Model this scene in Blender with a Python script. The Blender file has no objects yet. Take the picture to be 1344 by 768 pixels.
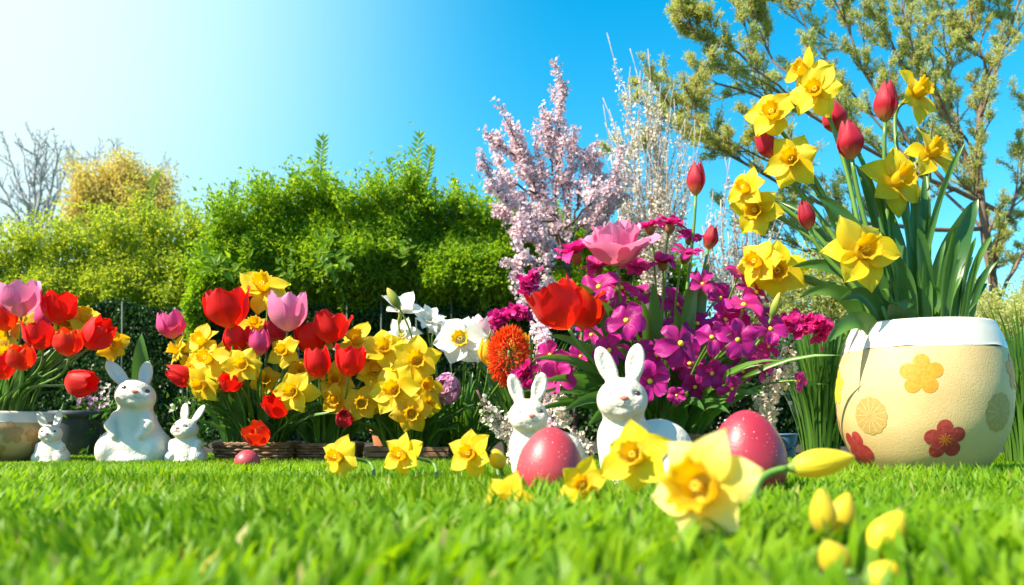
import bpy, math, random
import numpy as np
from mathutils import Vector, Matrix

SC = bpy.context.scene
COL = SC.collection
RNG = np.random.default_rng(7)
random.seed(11)
R = math.radians

# ------------------------------------------------------------------ camera, sky, sun, exposure
CAM_H = 0.09
FPX = 1164.0            # focal length in photo pixels (photo 1344 px wide)
HORIZON = 565.0
cam_d = bpy.data.cameras.new('camera')
cam = bpy.data.objects.new('camera', cam_d)
COL.objects.link(cam)
cam.location = (0, 0, CAM_H)
cam.rotation_euler = (R(90), 0, 0)
cam_d.sensor_width = 36.0
cam_d.lens = 36.0 * FPX / 1344.0
cam_d.shift_y = (HORIZON - 384.0) / 1344.0
cam_d.clip_start = 0.02
cam_d.clip_end = 2000.0
cam_d.dof.use_dof = True
cam_d.dof.focus_distance = 2.0
cam_d.dof.aperture_fstop = 6.2
SC.camera = cam

SUN_AZ = -114.0          # degrees from the view direction, negative = to the left
SUN_EL = 46.0
SUN_DIR = Vector((math.sin(R(SUN_AZ)) * math.cos(R(SUN_EL)), math.cos(R(SUN_AZ)) * math.cos(R(SUN_EL)), math.sin(R(SUN_EL))))
world = bpy.data.worlds.new("World")
SC.world = world
world.use_nodes = True
wn, wl = world.node_tree.nodes, world.node_tree.links
wn.clear()
w_out = wn.new('ShaderNodeOutputWorld')
w_bg = wn.new('ShaderNodeBackground')
w_sky = wn.new('ShaderNodeTexSky')
w_sky.sky_type = 'NISHITA'
w_sky.sun_disc = False
w_sky.sun_elevation = R(SUN_EL)
w_sky.sun_rotation = R(SUN_AZ)
w_sky.altitude = 0.0
w_sky.air_density = 1.0
w_sky.dust_density = 0.6
w_sky.ozone_density = 2.0
w_hs = wn.new('ShaderNodeHueSaturation')
w_hs.inputs['Saturation'].default_value = 1.52
w_hs.inputs['Hue'].default_value = 0.476
w_hs.inputs['Value'].default_value = 1.22
wl.new(w_sky.outputs[0], w_hs.inputs['Color'])
# bright sun glare painted into the sky at front left, away from the sun lamp
w_tc = wn.new('ShaderNodeTexCoord')
w_dot = wn.new('ShaderNodeVectorMath'); w_dot.operation = 'DOT_PRODUCT'
w_dot.inputs[1].default_value = Vector((-0.66, 0.66, 0.40)).normalized()
wl.new(w_tc.outputs['Generated'], w_dot.inputs[0])
w_mr = wn.new('ShaderNodeMapRange'); w_mr.interpolation_type = 'SMOOTHSTEP'
w_mr.inputs['From Min'].default_value = 0.69
w_mr.inputs['From Max'].default_value = 1.0
wl.new(w_dot.outputs['Value'], w_mr.inputs['Value'])
w_mix = wn.new('ShaderNodeMix'); w_mix.data_type = 'RGBA'
w_pw = wn.new('ShaderNodeMath'); w_pw.operation = 'POWER'; w_pw.inputs[1].default_value = 3.0
wl.new(w_mr.outputs[0], w_pw.inputs[0])
wl.new(w_pw.outputs[0], w_mix.inputs[0])
w_p2 = wn.new('ShaderNodeMath'); w_p2.operation = 'POWER'; w_p2.inputs[1].default_value = 1.35
wl.new(w_mr.outputs[0], w_p2.inputs[0])
w_mx2 = wn.new('ShaderNodeMix'); w_mx2.data_type = 'RGBA'
wl.new(w_p2.outputs[0], w_mx2.inputs[0]); wl.new(w_hs.outputs[0], w_mx2.inputs[6])
w_mx2.inputs[7].default_value = (1.5, 4.5, 5.4, 1)
wl.new(w_mx2.outputs[2], w_mix.inputs[6])
w_mix.inputs[7].default_value = (4.3, 5.1, 5.2, 1)
wl.new(w_mix.outputs[2], w_bg.inputs['Color'])
w_bg.inputs['Strength'].default_value = 0.095
wl.new(w_bg.outputs[0], w_out.inputs[0])

sun_d = bpy.data.lights.new('sun', 'SUN')
sun_d.energy = 5.0
sun_d.angle = R(0.53)
sun_d.color = (1.0, 0.91, 0.73)
sun = bpy.data.objects.new('sun', sun_d)
COL.objects.link(sun)
sun.rotation_euler = (-SUN_DIR).to_track_quat('-Z', 'Y').to_euler()

SC.view_settings.view_transform = 'Standard'
SC.view_settings.look = 'None'
SC.view_settings.exposure = 1.22
SC.view_settings.gamma = 1.0
SC.view_settings.use_curve_mapping = False
SC.cycles.max_bounces = 7
SC.cycles.diffuse_bounces = 4
SC.cycles.transmission_bounces = 5
SC.cycles.glossy_bounces = 2
SC.cycles.use_denoising = True
SC.cycles.caustics_reflective = False
SC.cycles.caustics_refractive = False

# ------------------------------------------------------------------ helpers
ORG = {}                # world origin of every object built


def P(px, py, y):
    """the point seen at photo pixel (px, py) at distance y"""
    return np.array(((px - 672.0) * y / FPX, y, CAM_H + (HORIZON - py) * y / FPX))


def ground_y(py):
    return FPX * CAM_H / (py - HORIZON)


def D3(ax, up, toward):
    v = np.array((ax, -toward, up), float)
    return v / np.linalg.norm(v)


def mk(name, V, F, mat, parent=None, uv=None, smooth=True):
    V = np.asarray(V, dtype=np.float64)
    org = ORG[parent.name] if parent is not None else np.zeros(3)
    me = bpy.data.meshes.new(name)
    if isinstance(F, np.ndarray):
        k = F.shape[1]
        me.vertices.add(len(V))
        me.vertices.foreach_set('co', (V - org).astype(np.float32).ravel())
        me.loops.add(F.size)
        me.loops.foreach_set('vertex_index', F.astype(np.int32).ravel())
        me.polygons.add(len(F))
        me.polygons.foreach_set('loop_start', np.arange(0, F.size, k, dtype=np.int32))
        me.update(calc_edges=True)
    else:
        me.from_pydata((V - org).tolist(), [], F)
        me.update()
    if uv is not None:
        lay = me.uv_layers.new(name='UVMap')
        idx = np.empty(len(me.loops), dtype=np.int32)
        me.loops.foreach_get('vertex_index', idx)
        lay.data.foreach_set('uv', np.asarray(uv, dtype=np.float32)[idx].ravel())
    me.polygons.foreach_set('use_smooth', np.full(len(me.polygons), smooth))
    me.materials.append(mat)
    o = bpy.data.objects.new(name, me)
    COL.objects.link(o)
    if parent is not None:
        o.parent = parent
    ORG[o.name] = org
    return o


def mk_at(name, V, F, mat, loc, uv=None, smooth=True):
    """a top-level mesh whose origin sits at loc"""
    loc = np.asarray(loc, float)
    o = mk(name, np.asarray(V) - loc, F, mat, None, uv, smooth)
    o.location = loc
    ORG[o.name] = loc
    return o


def tag(o, label, cat, group=None, kind=None):
    if label: o['label'] = label
    if cat: o['category'] = cat
    if group: o['group'] = group
    if kind: o['kind'] = kind
    return o


def thing(name, label, cat, loc, group=None):
    o = bpy.data.objects.new(name, None)
    o.empty_display_size = 0.02
    COL.objects.link(o)
    o.location = loc
    ORG[o.name] = np.asarray(loc, float)
    return tag(o, label, cat, group)


class MB:
    def __init__(s): s.V, s.F, s.U, s.n = [], [], [], 0

    def add(s, V, F, U=None):
        V = np.asarray(V, float)
        s.V.append(V)
        s.F += [tuple(i + s.n for i in f) for f in F]
        s.U.append(np.zeros((len(V), 2)) if U is None else np.asarray(U, float))
        s.n += len(V)
        return s

    def build(s, name, mat, parent=None, smooth=True):
        return mk(name, np.concatenate(s.V), s.F, mat, parent, np.concatenate(s.U), smooth)

    def build_at(s, name, mat, loc, smooth=True):
        return mk_at(name, np.concatenate(s.V), s.F, mat, loc, np.concatenate(s.U), smooth)


def frame(axis, roll=0.0):
    """3x3 whose third column is axis"""
    z = np.asarray(axis, float); z = z / np.linalg.norm(z)
    up = np.array((0, 0, 1.0)) if abs(z[2]) < 0.95 else np.array((0, -1.0, 0))
    x = np.cross(up, z); x /= np.linalg.norm(x)
    y = np.cross(z, x)
    c, s_ = math.cos(roll), math.sin(roll)
    return np.stack((x * c + y * s_, -x * s_ + y * c, z), axis=1)


def grid_faces(nu, nv, wrap=False):
    F = []
    for i in range(nu - 1):
        for j in range(nv - (0 if wrap else 1)):
            j2 = (j + 1) % nv
            F.append((i * nv + j, i * nv + j2, (i + 1) * nv + j2, (i + 1) * nv + j))
    return F


def tube(pts, radii, sides=7, cap=True):
    pts = np.asarray(pts, float)
    n = len(pts)
    radii = np.broadcast_to(np.asarray(radii, float), (n,))
    T = np.gradient(pts, axis=0)
    T /= np.maximum(np.linalg.norm(T, axis=1, keepdims=True), 1e-9)
    ref = np.array((0.31, 0.87, 0.12)); ref /= np.linalg.norm(ref)
    V, U = [], []
    x = np.cross(T[0], ref); x /= max(np.linalg.norm(x), 1e-9)
    a = np.arange(sides) * 2 * math.pi / sides
    for i in range(n):
        x = x - T[i] * np.dot(x, T[i])
        x /= max(np.linalg.norm(x), 1e-9)
        y = np.cross(T[i], x)
        V.append(pts[i] + radii[i] * (np.outer(np.cos(a), x) + np.outer(np.sin(a), y)))
        U.append(np.stack((a / 6.283, np.full(sides, i / max(n - 1, 1))), 1))
    F = grid_faces(n, sides, True)
    if cap:
        F.append(tuple(range(sides))[::-1])
        F.append(tuple((n - 1) * sides + k for k in range(sides)))
    return np.concatenate(V), F, np.concatenate(U)


def bez(p0, p1, p2, p3, n=12):
    t = np.linspace(0, 1, n)[:, None]
    p0, p1, p2, p3 = (np.asarray(p, float) for p in (p0, p1, p2, p3))
    return (1 - t) ** 3 * p0 + 3 * (1 - t) ** 2 * t * p1 + 3 * (1 - t) * t * t * p2 + t ** 3 * p3


def smooth_path(pts, n):
    """Catmull-Rom through pts"""
    pts = np.asarray(pts, float)
    e = np.vstack((2 * pts[0] - pts[1], pts, 2 * pts[-1] - pts[-2]))
    out = []
    m = len(pts) - 1
    for q in np.linspace(0, m - 1e-6, n):
        i = int(q); t = q - i
        a, b, c, d = e[i:i + 4]
        out.append(0.5 * (2 * b + (c - a) * t + (2 * a - 5 * b + 4 * c - d) * t * t + (3 * b - a - 3 * c + d) * t ** 3))
    return np.array(out)


def lathe(prof, n=48, close=True):
    prof = np.asarray(prof, float)
    a = np.arange(n) * 2 * math.pi / n
    V = np.concatenate([np.stack((r * np.cos(a), r * np.sin(a), np.full(n, z)), 1) for r, z in prof])
    F = grid_faces(len(prof), n, True)
    U = np.concatenate([np.stack((a / 6.283, np.full(n, i / len(prof))), 1) for i in range(len(prof))])
    return V, F, U


def box(c, s, rot=0.0):
    c = np.asarray(c, float); s = np.asarray(s, float) / 2
    V = np.array([(x, y, z) for x in (-1, 1) for y in (-1, 1) for z in (-1, 1)], float) * s
    cs, sn = math.cos(rot), math.sin(rot)
    V = np.stack((V[:, 0] * cs - V[:, 1] * sn, V[:, 0] * sn + V[:, 1] * cs, V[:, 2]), 1) + c
    F = [(0, 1, 3, 2), (4, 6, 7, 5), (0, 4, 5, 1), (2, 3, 7, 6), (0, 2, 6, 4), (1, 5, 7, 3)]
    return V, F


def sine_noise(p, seed=0, octaves=3, freq=1.0):
    g = np.random.default_rng(seed)
    out = np.zeros(len(p)); amp = 1.0
    for o in range(octaves):
        for k in range(4):
            d = g.normal(size=p.shape[1]); d /= np.linalg.norm(d)
            out += amp * np.sin(p @ d * freq * (1 + .4 * g.random()) + g.random() * 6.28) / 4
        freq *= 2.1; amp *= 0.55
    return out


def leaf_cloud(C, Dv, N, L, W, fold=0.35):
    """folded kite leaves: C bases, Dv directions, N rough normals, L lengths, W widths -> V, F(tri), UV"""
    n = len(C)
    Dv = Dv / np.maximum(np.linalg.norm(Dv, axis=1, keepdims=True), 1e-9)
    S = np.cross(Dv, N); S /= np.maximum(np.linalg.norm(S, axis=1, keepdims=True), 1e-9)
    Nn = np.cross(S, Dv)
    L = np.broadcast_to(L, (n,))[:, None]; W = np.broadcast_to(W, (n,))[:, None]
    mid = C + Dv * L * 0.45
    lift = Nn * W * fold
    tip = C + Dv * L - Nn * L * 0.12
    V = np.stack((C, mid + S * W * .5 + lift, tip, mid - S * W * .5 + lift), 1).reshape(-1, 3)
    b = np.arange(n)[:, None] * 4
    F = np.concatenate((b + np.array([[0, 1, 2]]), b + np.array([[0, 2, 3]])), 1).reshape(-1, 3)
    r = RNG.random(n)
    UV = np.stack((np.repeat(r, 4), np.tile((0, .45, 1, .45), n)), 1)
    return V, F, UV


def unit(n):
    v = RNG.normal(size=(n, 3))
    return v / np.linalg.norm(v, axis=1, keepdims=True)

# ------------------------------------------------------------------ materials


def new_mat(name):
    m = bpy.data.materials.new(name)
    m.use_nodes = True
    nt = m.node_tree
    nt.nodes.clear()
    out = nt.nodes.new('ShaderNodeOutputMaterial')
    return m, nt, out


def ramp_node(nt, stops):
    r = nt.nodes.new('ShaderNodeValToRGB')
    el = r.color_ramp.elements
    while len(el) < len(stops): el.new(0.5)
    for e, (p, c) in zip(el, stops):
        e.position = p; e.color = (*c, 1)
    return r


def petal_mat(name, stops, trans=0.4, rough=0.5, streak=0.34, tcol=None):
    """thin petal: colour runs base -> tip, with fine lengthwise veins"""
    m, nt, out = new_mat(name)
    N, Lk = nt.nodes.new, nt.links.new
    uv = N('ShaderNodeUVMap')
    sep = N('ShaderNodeSeparateXYZ'); Lk(uv.outputs[0], sep.inputs[0])
    mp = N('ShaderNodeMapping'); mp.inputs['Scale'].default_value = (26, 1.6, 1)
    Lk(uv.outputs[0], mp.inputs[0])
    nz = N('ShaderNodeTexNoise'); nz.inputs['Scale'].default_value = 1.0; nz.inputs['Detail'].default_value = 3
    Lk(mp.outputs[0], nz.inputs['Vector'])
    ad = N('ShaderNodeMath'); ad.operation = 'MULTIPLY_ADD'
    Lk(nz.outputs[0], ad.inputs[0]); ad.inputs[1].default_value = streak; Lk(sep.outputs[1], ad.inputs[2])
    sb = N('ShaderNodeMath'); sb.operation = 'SUBTRACT'; Lk(ad.outputs[0], sb.inputs[0]); sb.inputs[1].default_value = streak * .5
    rp = ramp_node(nt, stops); Lk(sb.outputs[0], rp.inputs[0])
    oi = N('ShaderNodeObjectInfo')
    hs = N('ShaderNodeHueSaturation')
    mr = N('ShaderNodeMapRange'); Lk(oi.outputs['Random'], mr.inputs[0]); mr.inputs[3].default_value = .80; mr.inputs[4].default_value = 1.08
    Lk(mr.outputs[0], hs.inputs['Value']); Lk(rp.outputs[0], hs.inputs['Color'])
    pb = N('ShaderNodeBsdfPrincipled'); Lk(hs.outputs[0], pb.inputs['Base Color'])
    pb.inputs['Roughness'].default_value = rough
    pb.inputs['Sheen Weight'].default_value = 0.10
    pb.inputs['Specular IOR Level'].default_value = 0.32
    bp = N('ShaderNodeBump'); bp.inputs['Strength'].default_value = .5; bp.inputs['Distance'].default_value = .002
    Lk(nz.outputs[0], bp.inputs['Height']); Lk(bp.outputs[0], pb.inputs['Normal'])
    tr = N('ShaderNodeBsdfTranslucent')
    if tcol: tr.inputs[0].default_value = (*tcol, 1)
    else: Lk(hs.outputs[0], tr.inputs[0])
    mx = N('ShaderNodeMixShader'); mx.inputs[0].default_value = trans
    Lk(pb.outputs[0], mx.inputs[1]); Lk(tr.outputs[0], mx.inputs[2]); Lk(mx.outputs[0], out.inputs[0])
    return m


def leaf_mat(name, c_lo, c_hi, trans=0.35, rough=0.4, tscale=1.6, clump=0.0, clump_col=None, along=None, spec=0.5, dry=None):
    """leaf: colour varies leaf by leaf (UV x is a random number per leaf)"""
    m, nt, out = new_mat(name)
    N, Lk = nt.nodes.new, nt.links.new
    uv = N('ShaderNodeUVMap')
    sep = N('ShaderNodeSeparateXYZ'); Lk(uv.outputs[0], sep.inputs[0])
    rp = ramp_node(nt, [(0, c_lo), (1, c_hi)] if not dry else [(0, c_lo), (.965, c_hi), (.985, dry)]); Lk(sep.outputs[0], rp.inputs[0])
    col = rp.outputs[0]
    if clump_col:
        ge = N('ShaderNodeNewGeometry')
        nz = N('ShaderNodeTexNoise'); nz.inputs['Scale'].default_value = clump; nz.inputs['Detail'].default_value = 2
        Lk(ge.outputs['Position'], nz.inputs['Vector'])
        mr = N('ShaderNodeMapRange'); mr.inputs[1].default_value = .42; mr.inputs[2].default_value = .66
        Lk(nz.outputs[0], mr.inputs[0])
        mx = N('ShaderNodeMix'); mx.data_type = 'RGBA'
        Lk(mr.outputs[0], mx.inputs[0]); Lk(col, mx.inputs[6]); mx.inputs[7].default_value = (*clump_col, 1)
        col = mx.outputs[2]
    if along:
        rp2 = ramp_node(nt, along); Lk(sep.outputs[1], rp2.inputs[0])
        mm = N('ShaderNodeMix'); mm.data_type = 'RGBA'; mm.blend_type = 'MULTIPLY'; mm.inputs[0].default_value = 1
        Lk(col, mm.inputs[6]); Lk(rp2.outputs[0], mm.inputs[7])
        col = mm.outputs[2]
    pb = N('ShaderNodeBsdfPrincipled'); Lk(col, pb.inputs['Base Color'])
    pb.inputs['Roughness'].default_value = rough
    pb.inputs['Specular IOR Level'].default_value = spec
    tm = N('ShaderNodeMix'); tm.data_type = 'RGBA'; tm.blend_type = 'MULTIPLY'; tm.inputs[0].default_value = 1
    Lk(col, tm.inputs[6]); tm.inputs[7].default_value = (tscale * 1.1, tscale, tscale * .45, 1)
    tr = N('ShaderNodeBsdfTranslucent'); Lk(tm.outputs[2], tr.inputs[0])
    mx = N('ShaderNodeMixShader'); mx.inputs[0].default_value = trans
    Lk(pb.outputs[0], mx.inputs[1]); Lk(tr.outputs[0], mx.inputs[2]); Lk(mx.outputs[0], out.inputs[0])
    return m


def solid_mat(name, col, col2=None, scale=20.0, rough=0.6, bump=0.0, bscale=None, spots=None, coat=0.0, spec=0.5, sss=0.0, stretch=None):
    m, nt, out = new_mat(name)
    N, Lk = nt.nodes.new, nt.links.new
    tc = N('ShaderNodeTexCoord')
    mp = N('ShaderNodeMapping'); Lk(tc.outputs['Object'], mp.inputs[0])
    if stretch: mp.inputs['Scale'].default_value = stretch
    pb = N('ShaderNodeBsdfPrincipled')
    pb.inputs['Roughness'].default_value = rough
    pb.inputs['Specular IOR Level'].default_value = spec
    pb.inputs['Coat Weight'].default_value = coat
    pb.inputs['Coat Roughness'].default_value = 0.12
    if sss:
        pb.inputs['Subsurface Weight'].default_value = sss
        pb.inputs['Subsurface Radius'].default_value = (.01, .006, .004)
        pb.inputs['Subsurface Scale'].default_value = 0.5
    nz = N('ShaderNodeTexNoise'); nz.inputs['Scale'].default_value = scale; nz.inputs['Detail'].default_value = 5
    Lk(mp.outputs[0], nz.inputs['Vector'])
    mr = N('ShaderNodeMapRange'); mr.inputs[1].default_value = .32; mr.inputs[2].default_value = .7
    Lk(nz.outputs[0], mr.inputs[0])
    mx = N('ShaderNodeMix'); mx.data_type = 'RGBA'
    mx.inputs[6].default_value = (*col, 1); mx.inputs[7].default_value = (*(col2 or col), 1)
    Lk(mr.outputs[0], mx.inputs[0])
    c = mx.outputs[2]
    if spots:
        sc, thr, scol = spots
        vo = N('ShaderNodeTexVoronoi'); vo.inputs['Scale'].default_value = sc; vo.inputs['Randomness'].default_value = 1.0
        Lk(tc.outputs['Object'], vo.inputs['Vector'])
        nz3 = N('ShaderNodeTexNoise'); nz3.inputs['Scale'].default_value = sc * .6; Lk(tc.outputs['Object'], nz3.inputs['Vector'])
        ml = N('ShaderNodeMath'); ml.operation = 'MULTIPLY'; Lk(nz3.outputs[0], ml.inputs[0]); ml.inputs[1].default_value = thr * 2
        lt = N('ShaderNodeMath'); lt.operation = 'LESS_THAN'
        Lk(vo.outputs['Distance'], lt.inputs[0]); Lk(ml.outputs[0], lt.inputs[1])
        mx2 = N('ShaderNodeMix'); mx2.data_type = 'RGBA'
        Lk(lt.outputs[0], mx2.inputs[0]); Lk(c, mx2.inputs[6]); mx2.inputs[7].default_value = (*scol, 1)
        c = mx2.outputs[2]
    Lk(c, pb.inputs['Base Color'])
    if bump:
        nz2 = N('ShaderNodeTexNoise'); nz2.inputs['Scale'].default_value = bscale or scale * 4; nz2.inputs['Detail'].default_value = 4
        Lk(mp.outputs[0], nz2.inputs['Vector'])
        bp = N('ShaderNodeBump'); bp.inputs['Strength'].default_value = bump; bp.inputs['Distance'].default_value = .004
        Lk(nz2.outputs[0], bp.inputs['Height']); Lk(bp.outputs[0], pb.inputs['Normal'])
    Lk(pb.outputs[0], out.inputs[0])
    return m


M = {}
M['red'] = petal_mat('red_petal', [(0, (.8, .30, .01)), (.14, (.78, .04, .005)), (.5, (.70, .004, .004)), (1, (.76, .008, .006))], .40, tcol=(.92, .012, .004))
M['redor'] = petal_mat('red_petal_with_orange_edge', [(0, (.8, .35, .01)), (.22, (.78, .04, .004)), (.7, (.74, .008, .004)), (1, (.86, .16, .006))], .43, tcol=(.93, .04, .004))
M['pink'] = petal_mat('pink_petal', [(0, (.9, .72, .5)), (.2, (.84, .42, .48)), (.55, (.80, .19, .40)), (1, (.84, .36, .58))], .4, tcol=(.9, .24, .42))
M['palepink'] = petal_mat('pale_pink_petal', [(0, (.9, .8, .6)), (.3, (.88, .62, .66)), (1, (.9, .70, .76))], .4, tcol=(.9, .55, .6))
M['magtul'] = petal_mat('magenta_tulip_petal', [(0, (.8, .5, .2)), (.25, (.68, .05, .19)), (1, (.72, .09, .31))], .38, tcol=(.85, .07, .25))
M['crimson'] = petal_mat('crimson_bud_petal', [(0, (.75, .55, .12)), (.16, (.72, .20, .08)), (.35, (.54, .012, .03)), (.8, (.46, .008, .035)), (1, (.52, .03, .06))], .3, tcol=(.72, .015, .04))
M['yeltul'] = petal_mat('golden_tulip_petal', [(0, (.7, .6, .08)), (.4, (.88, .52, .015)), (1, (.9, .42, .012))], .42, tcol=(.95, .5, .01))
M['daff'] = petal_mat('yellow_daffodil_petal', [(0, (.82, .58, .010)), (.4, (.88, .655, .011)), (1, (.90, .70, .018))], .46, streak=.4, tcol=(.96, .72, .007))
M['corona'] = petal_mat('golden_trumpet', [(0, (.84, .62, .01)), (.5, (.89, .67, .008)), (1, (.91, .64, .006))], .62, tcol=(.97, .70, .006))
M['ochre'] = petal_mat('deep_golden_petal', [(0, (.78, .48, .01)), (.5, (.87, .54, .012)), (1, (.88, .58, .02))], .42, tcol=(.94, .56, .008))
M['paledaff'] = petal_mat('pale_yellow_petal', [(0, (.84, .62, .03)), (.4, (.88, .71, .10)), (1, (.9, .80, .36))], .45, tcol=(.94, .74, .08))
M['white'] = petal_mat('white_petal', [(0, (.78, .78, .45)), (.25, (.86, .85, .78)), (1, (.88, .87, .84))], .38, tcol=(.9, .88, .75))
M['purple'] = petal_mat('purple_magenta_petal', [(0, (.30, .015, .09)), (.3, (.44, .005, .20)), (.8, (.50, .010, .26)), (1, (.58, .025, .31))], .36, rough=.36, tcol=(.70, .008, .30))
M['magenta'] = petal_mat('magenta_petal', [(0, (.5, .015, .08)), (.4, (.60, .008, .22)), (1, (.68, .022, .31))], .38, tcol=(.82, .018, .26))
M['lilac'] = petal_mat('lilac_petal', [(0, (.5, .2, .4)), (.5, (.68, .30, .55)), (1, (.8, .45, .66))], .35)
M['flame'] = petal_mat('orange_flame_floret', [(0, (.6, .03, .01)), (.5, (.80, .07, .006)), (1, (.88, .18, .01))], .35)
M['blossom'] = petal_mat('pink_cherry_petal', [(0, (.72, .36, .42)), (.4, (.86, .66, .70)), (1, (.9, .76, .80))], .35)
M['whblossom'] = petal_mat('cream_blossom_petal', [(0, (.58, .44, .30)), (.4, (.80, .70, .58)), (1, (.84, .77, .68))], .3)
M['budyel'] = petal_mat('daffodil_bud_petal', [(0, (.55, .55, .05)), (.25, (.80, .62, .03)), (1, (.88, .64, .02))], .3, tcol=(.9, .62, .02))
M['budgreen'] = petal_mat('green_bud', [(0, (.16, .28, .04)), (.6, (.42, .44, .06)), (1, (.6, .52, .08))], .25)
M['eye'] = solid_mat('golden_flower_eye', (.84, .56, .03), (.88, .66, .06), 300, .6)
M['calyx'] = solid_mat('brown_calyx', (.22, .09, .03), (.2, .16, .03), 120, .6)
M['stem'] = leaf_mat('green_stem', (.10, .22, .03), (.16, .30, .05), .12, .38)
M['leaf'] = leaf_mat('tulip_leaf', (.045, .13, .03), (.09, .21, .035), .3, .33, 1.7)
M['strap'] = leaf_mat('daffodil_leaf', (.04, .12, .02), (.12, .26, .035), .3, .34, 1.6)
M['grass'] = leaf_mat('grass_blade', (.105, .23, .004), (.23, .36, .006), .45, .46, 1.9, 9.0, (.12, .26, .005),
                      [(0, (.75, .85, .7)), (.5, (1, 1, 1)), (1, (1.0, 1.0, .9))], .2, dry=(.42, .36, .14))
M['hedge'] = leaf_mat('hedge_leaf', (.09, .22, .014), (.26, .39, .026), .46, .45, 1.9, 1.6, (.22, .35, .012))
M['hedgeleft'] = leaf_mat('pale_hedge_leaf', (.22, .31, .025), (.42, .48, .06), .46, .45, 1.8, 1.2, (.24, .33, .03))
M['ivy'] = leaf_mat('dark_ivy_leaf', (.018, .060, .010), (.045, .11, .018), .22, .40, 1.3)
M['olive'] = leaf_mat('olive_needle', (.38, .45, .15), (.60, .63, .28), .5, .55, 1.2, 1.3, (.48, .50, .18))
M['goldleaf'] = leaf_mat('golden_spring_leaf', (.52, .45, .15), (.68, .60, .24), .45, .6, 1.3)
M['spike'] = leaf_mat('ornamental_grass_blade', (.04, .11, .015), (.11, .23, .03), .3, .4, 1.6)
M['bark'] = solid_mat('brown_bark', (.13, .082, .055), (.25, .165, .11), 60, .85, .5, 150)
M['darktwig'] = solid_mat('dark_cherry_bark', (.07, .032, .028), (.13, .07, .055), 60, .8, .4, 150)
M['hazebark'] = solid_mat('haze_greyed_bark', (.34, .33, .33), (.44, .42, .40), 8, .9)  # paleness of the hazy air is mixed into the bark colour
M['paletwig'] = solid_mat('pale_twig', (.34, .27, .21), (.44, .36, .29), 40, .85)
M['plaster'] = solid_mat('white_plaster', (.63, .55, .44), (.76, .69, .59), 9, .66, .5, 190)
M['nose'] = solid_mat('pink_nose_paint', (.62, .16, .12), (.7, .22, .16), 200, .5)
M['eyepaint'] = solid_mat('dark_eye_paint', (.05, .03, .028), (.09, .04, .03), 200, .22, coat=.5)
M['paleeye'] = solid_mat('pale_eye_paint', (.5, .48, .46), (.6, .57, .54), 200, .4)
M['greyline'] = solid_mat('grey_paint_line', (.33, .29, .27), (.45, .40, .37), 200, .6)
M['creampot'] = solid_mat('cream_glazed_clay', (.58, .385, .15), (.69, .50, .235), 7, .55, .25, 420, coat=.06)
M['tanpot'] = solid_mat('tan_clay', (.52, .32, .12), (.58, .38, .16), 9, .55, .22, 420)
M['whiteglaze'] = solid_mat('white_glaze', (.68, .62, .52), (.76, .70, .60), 7, .38, .10, 300, coat=.1)
M['motif_o'] = solid_mat('orange_painted_motif', (.72, .20, .003), (.76, .28, .006), 160, .55, .15, 260)
M['motif_r'] = solid_mat('red_painted_motif', (.34, .022, .02), (.42, .06, .05), 120, .55, .15, 260)
M['motif_t'] = solid_mat('tan_painted_motif', (.46, .31, .085), (.40, .26, .07), 160, .55, .15, 260)
M['motif_y'] = solid_mat('yellow_painted_motif', (.84, .62, .02), (.84, .66, .05), 160, .55, .5, 260)
M['motif_b'] = solid_mat('brown_painted_motif', (.42, .22, .07), (.46, .26, .09), 160, .55, .5, 260)
M['egg'] = solid_mat('speckled_red_egg', (.34, .016, .034), (.40, .026, .05), 16, .42, .10, 260, spots=(170, .105, (.85, .50, .45)), coat=.06)
M['eggpink'] = solid_mat('speckled_pink_egg', (.44, .036, .050), (.50, .055, .07), 16, .44, .10, 260, spots=(190, .10, (.80, .50, .46)), coat=.05)
M['wicker'] = solid_mat('brown_wicker', (.16, .075, .035), (.28, .15, .07), 60, .55, .4, 240)
M['soil'] = solid_mat('dark_soil', (.022, .015, .010), (.05, .035, .022), 40, .95, .8, 90)
M['lawn'] = solid_mat('lawn_earth', (.030, .055, .012), (.05, .085, .016), 30, .95, .5, 120)
M['terracotta'] = solid_mat('terracotta', (.48, .17, .07), (.55, .23, .10), 30, .75, .3, 200)
M['greyplastic'] = solid_mat('dark_grey_plastic', (.045, .055, .065), (.07, .08, .09), 20, .5)
M['whitepaint'] = solid_mat('white_enamel', (.74, .75, .76), (.68, .70, .72), 10, .4)
M['bluepaint'] = solid_mat('blue_enamel', (.08, .16, .3), (.1, .2, .34), 10, .4)
M['fencemetal'] = solid_mat('grey_green_metal', (.04, .06, .045), (.06, .08, .06), 40, .6)
M['deadleaf'] = leaf_mat('dead_brown_leaf', (.22, .07, .03), (.28, .10, .04), .3, .6)
# ------------------------------------------------------------------ the setting
# ground: one sheet to the horizon, soil bed laid 4 mm above it
def sheet(name, x0, x1, y0, y1, z, mat, nx=2, ny=2, amp=0.0):
    X, Y = np.meshgrid(np.linspace(x0, x1, nx), np.linspace(y0, y1, ny))
    Z = np.full_like(X, z)
    V = np.stack((X.ravel(), Y.ravel(), Z.ravel()), 1)
    if amp: V[:, 2] += amp * np.abs(sine_noise(V[:, :2], 3, 4, 9.0))
    F = np.array([(j * nx + i, j * nx + i + 1, (j + 1) * nx + i + 1, (j + 1) * nx + i) for j in range(ny - 1) for i in range(nx - 1)])
    o = mk(name, V, F, mat, None)
    o['kind'] = 'structure'
    return o

sheet('lawn', -700, 700, -300, 1500, 0.0, M['lawn'])
sheet('flower_bed', -5.5, 5.5, 2.78, 6.9, 0.004, M['soil'], 220, 90, 0.02)

# objects standing in the grass: (x, y, radius) kept clear of blades
CLEAR = []

POTS = {}
def spot(px, py, y=None):
    y = y or ground_y(py)
    return np.array(((px - 672) * y / FPX, y, 0.0))

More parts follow.
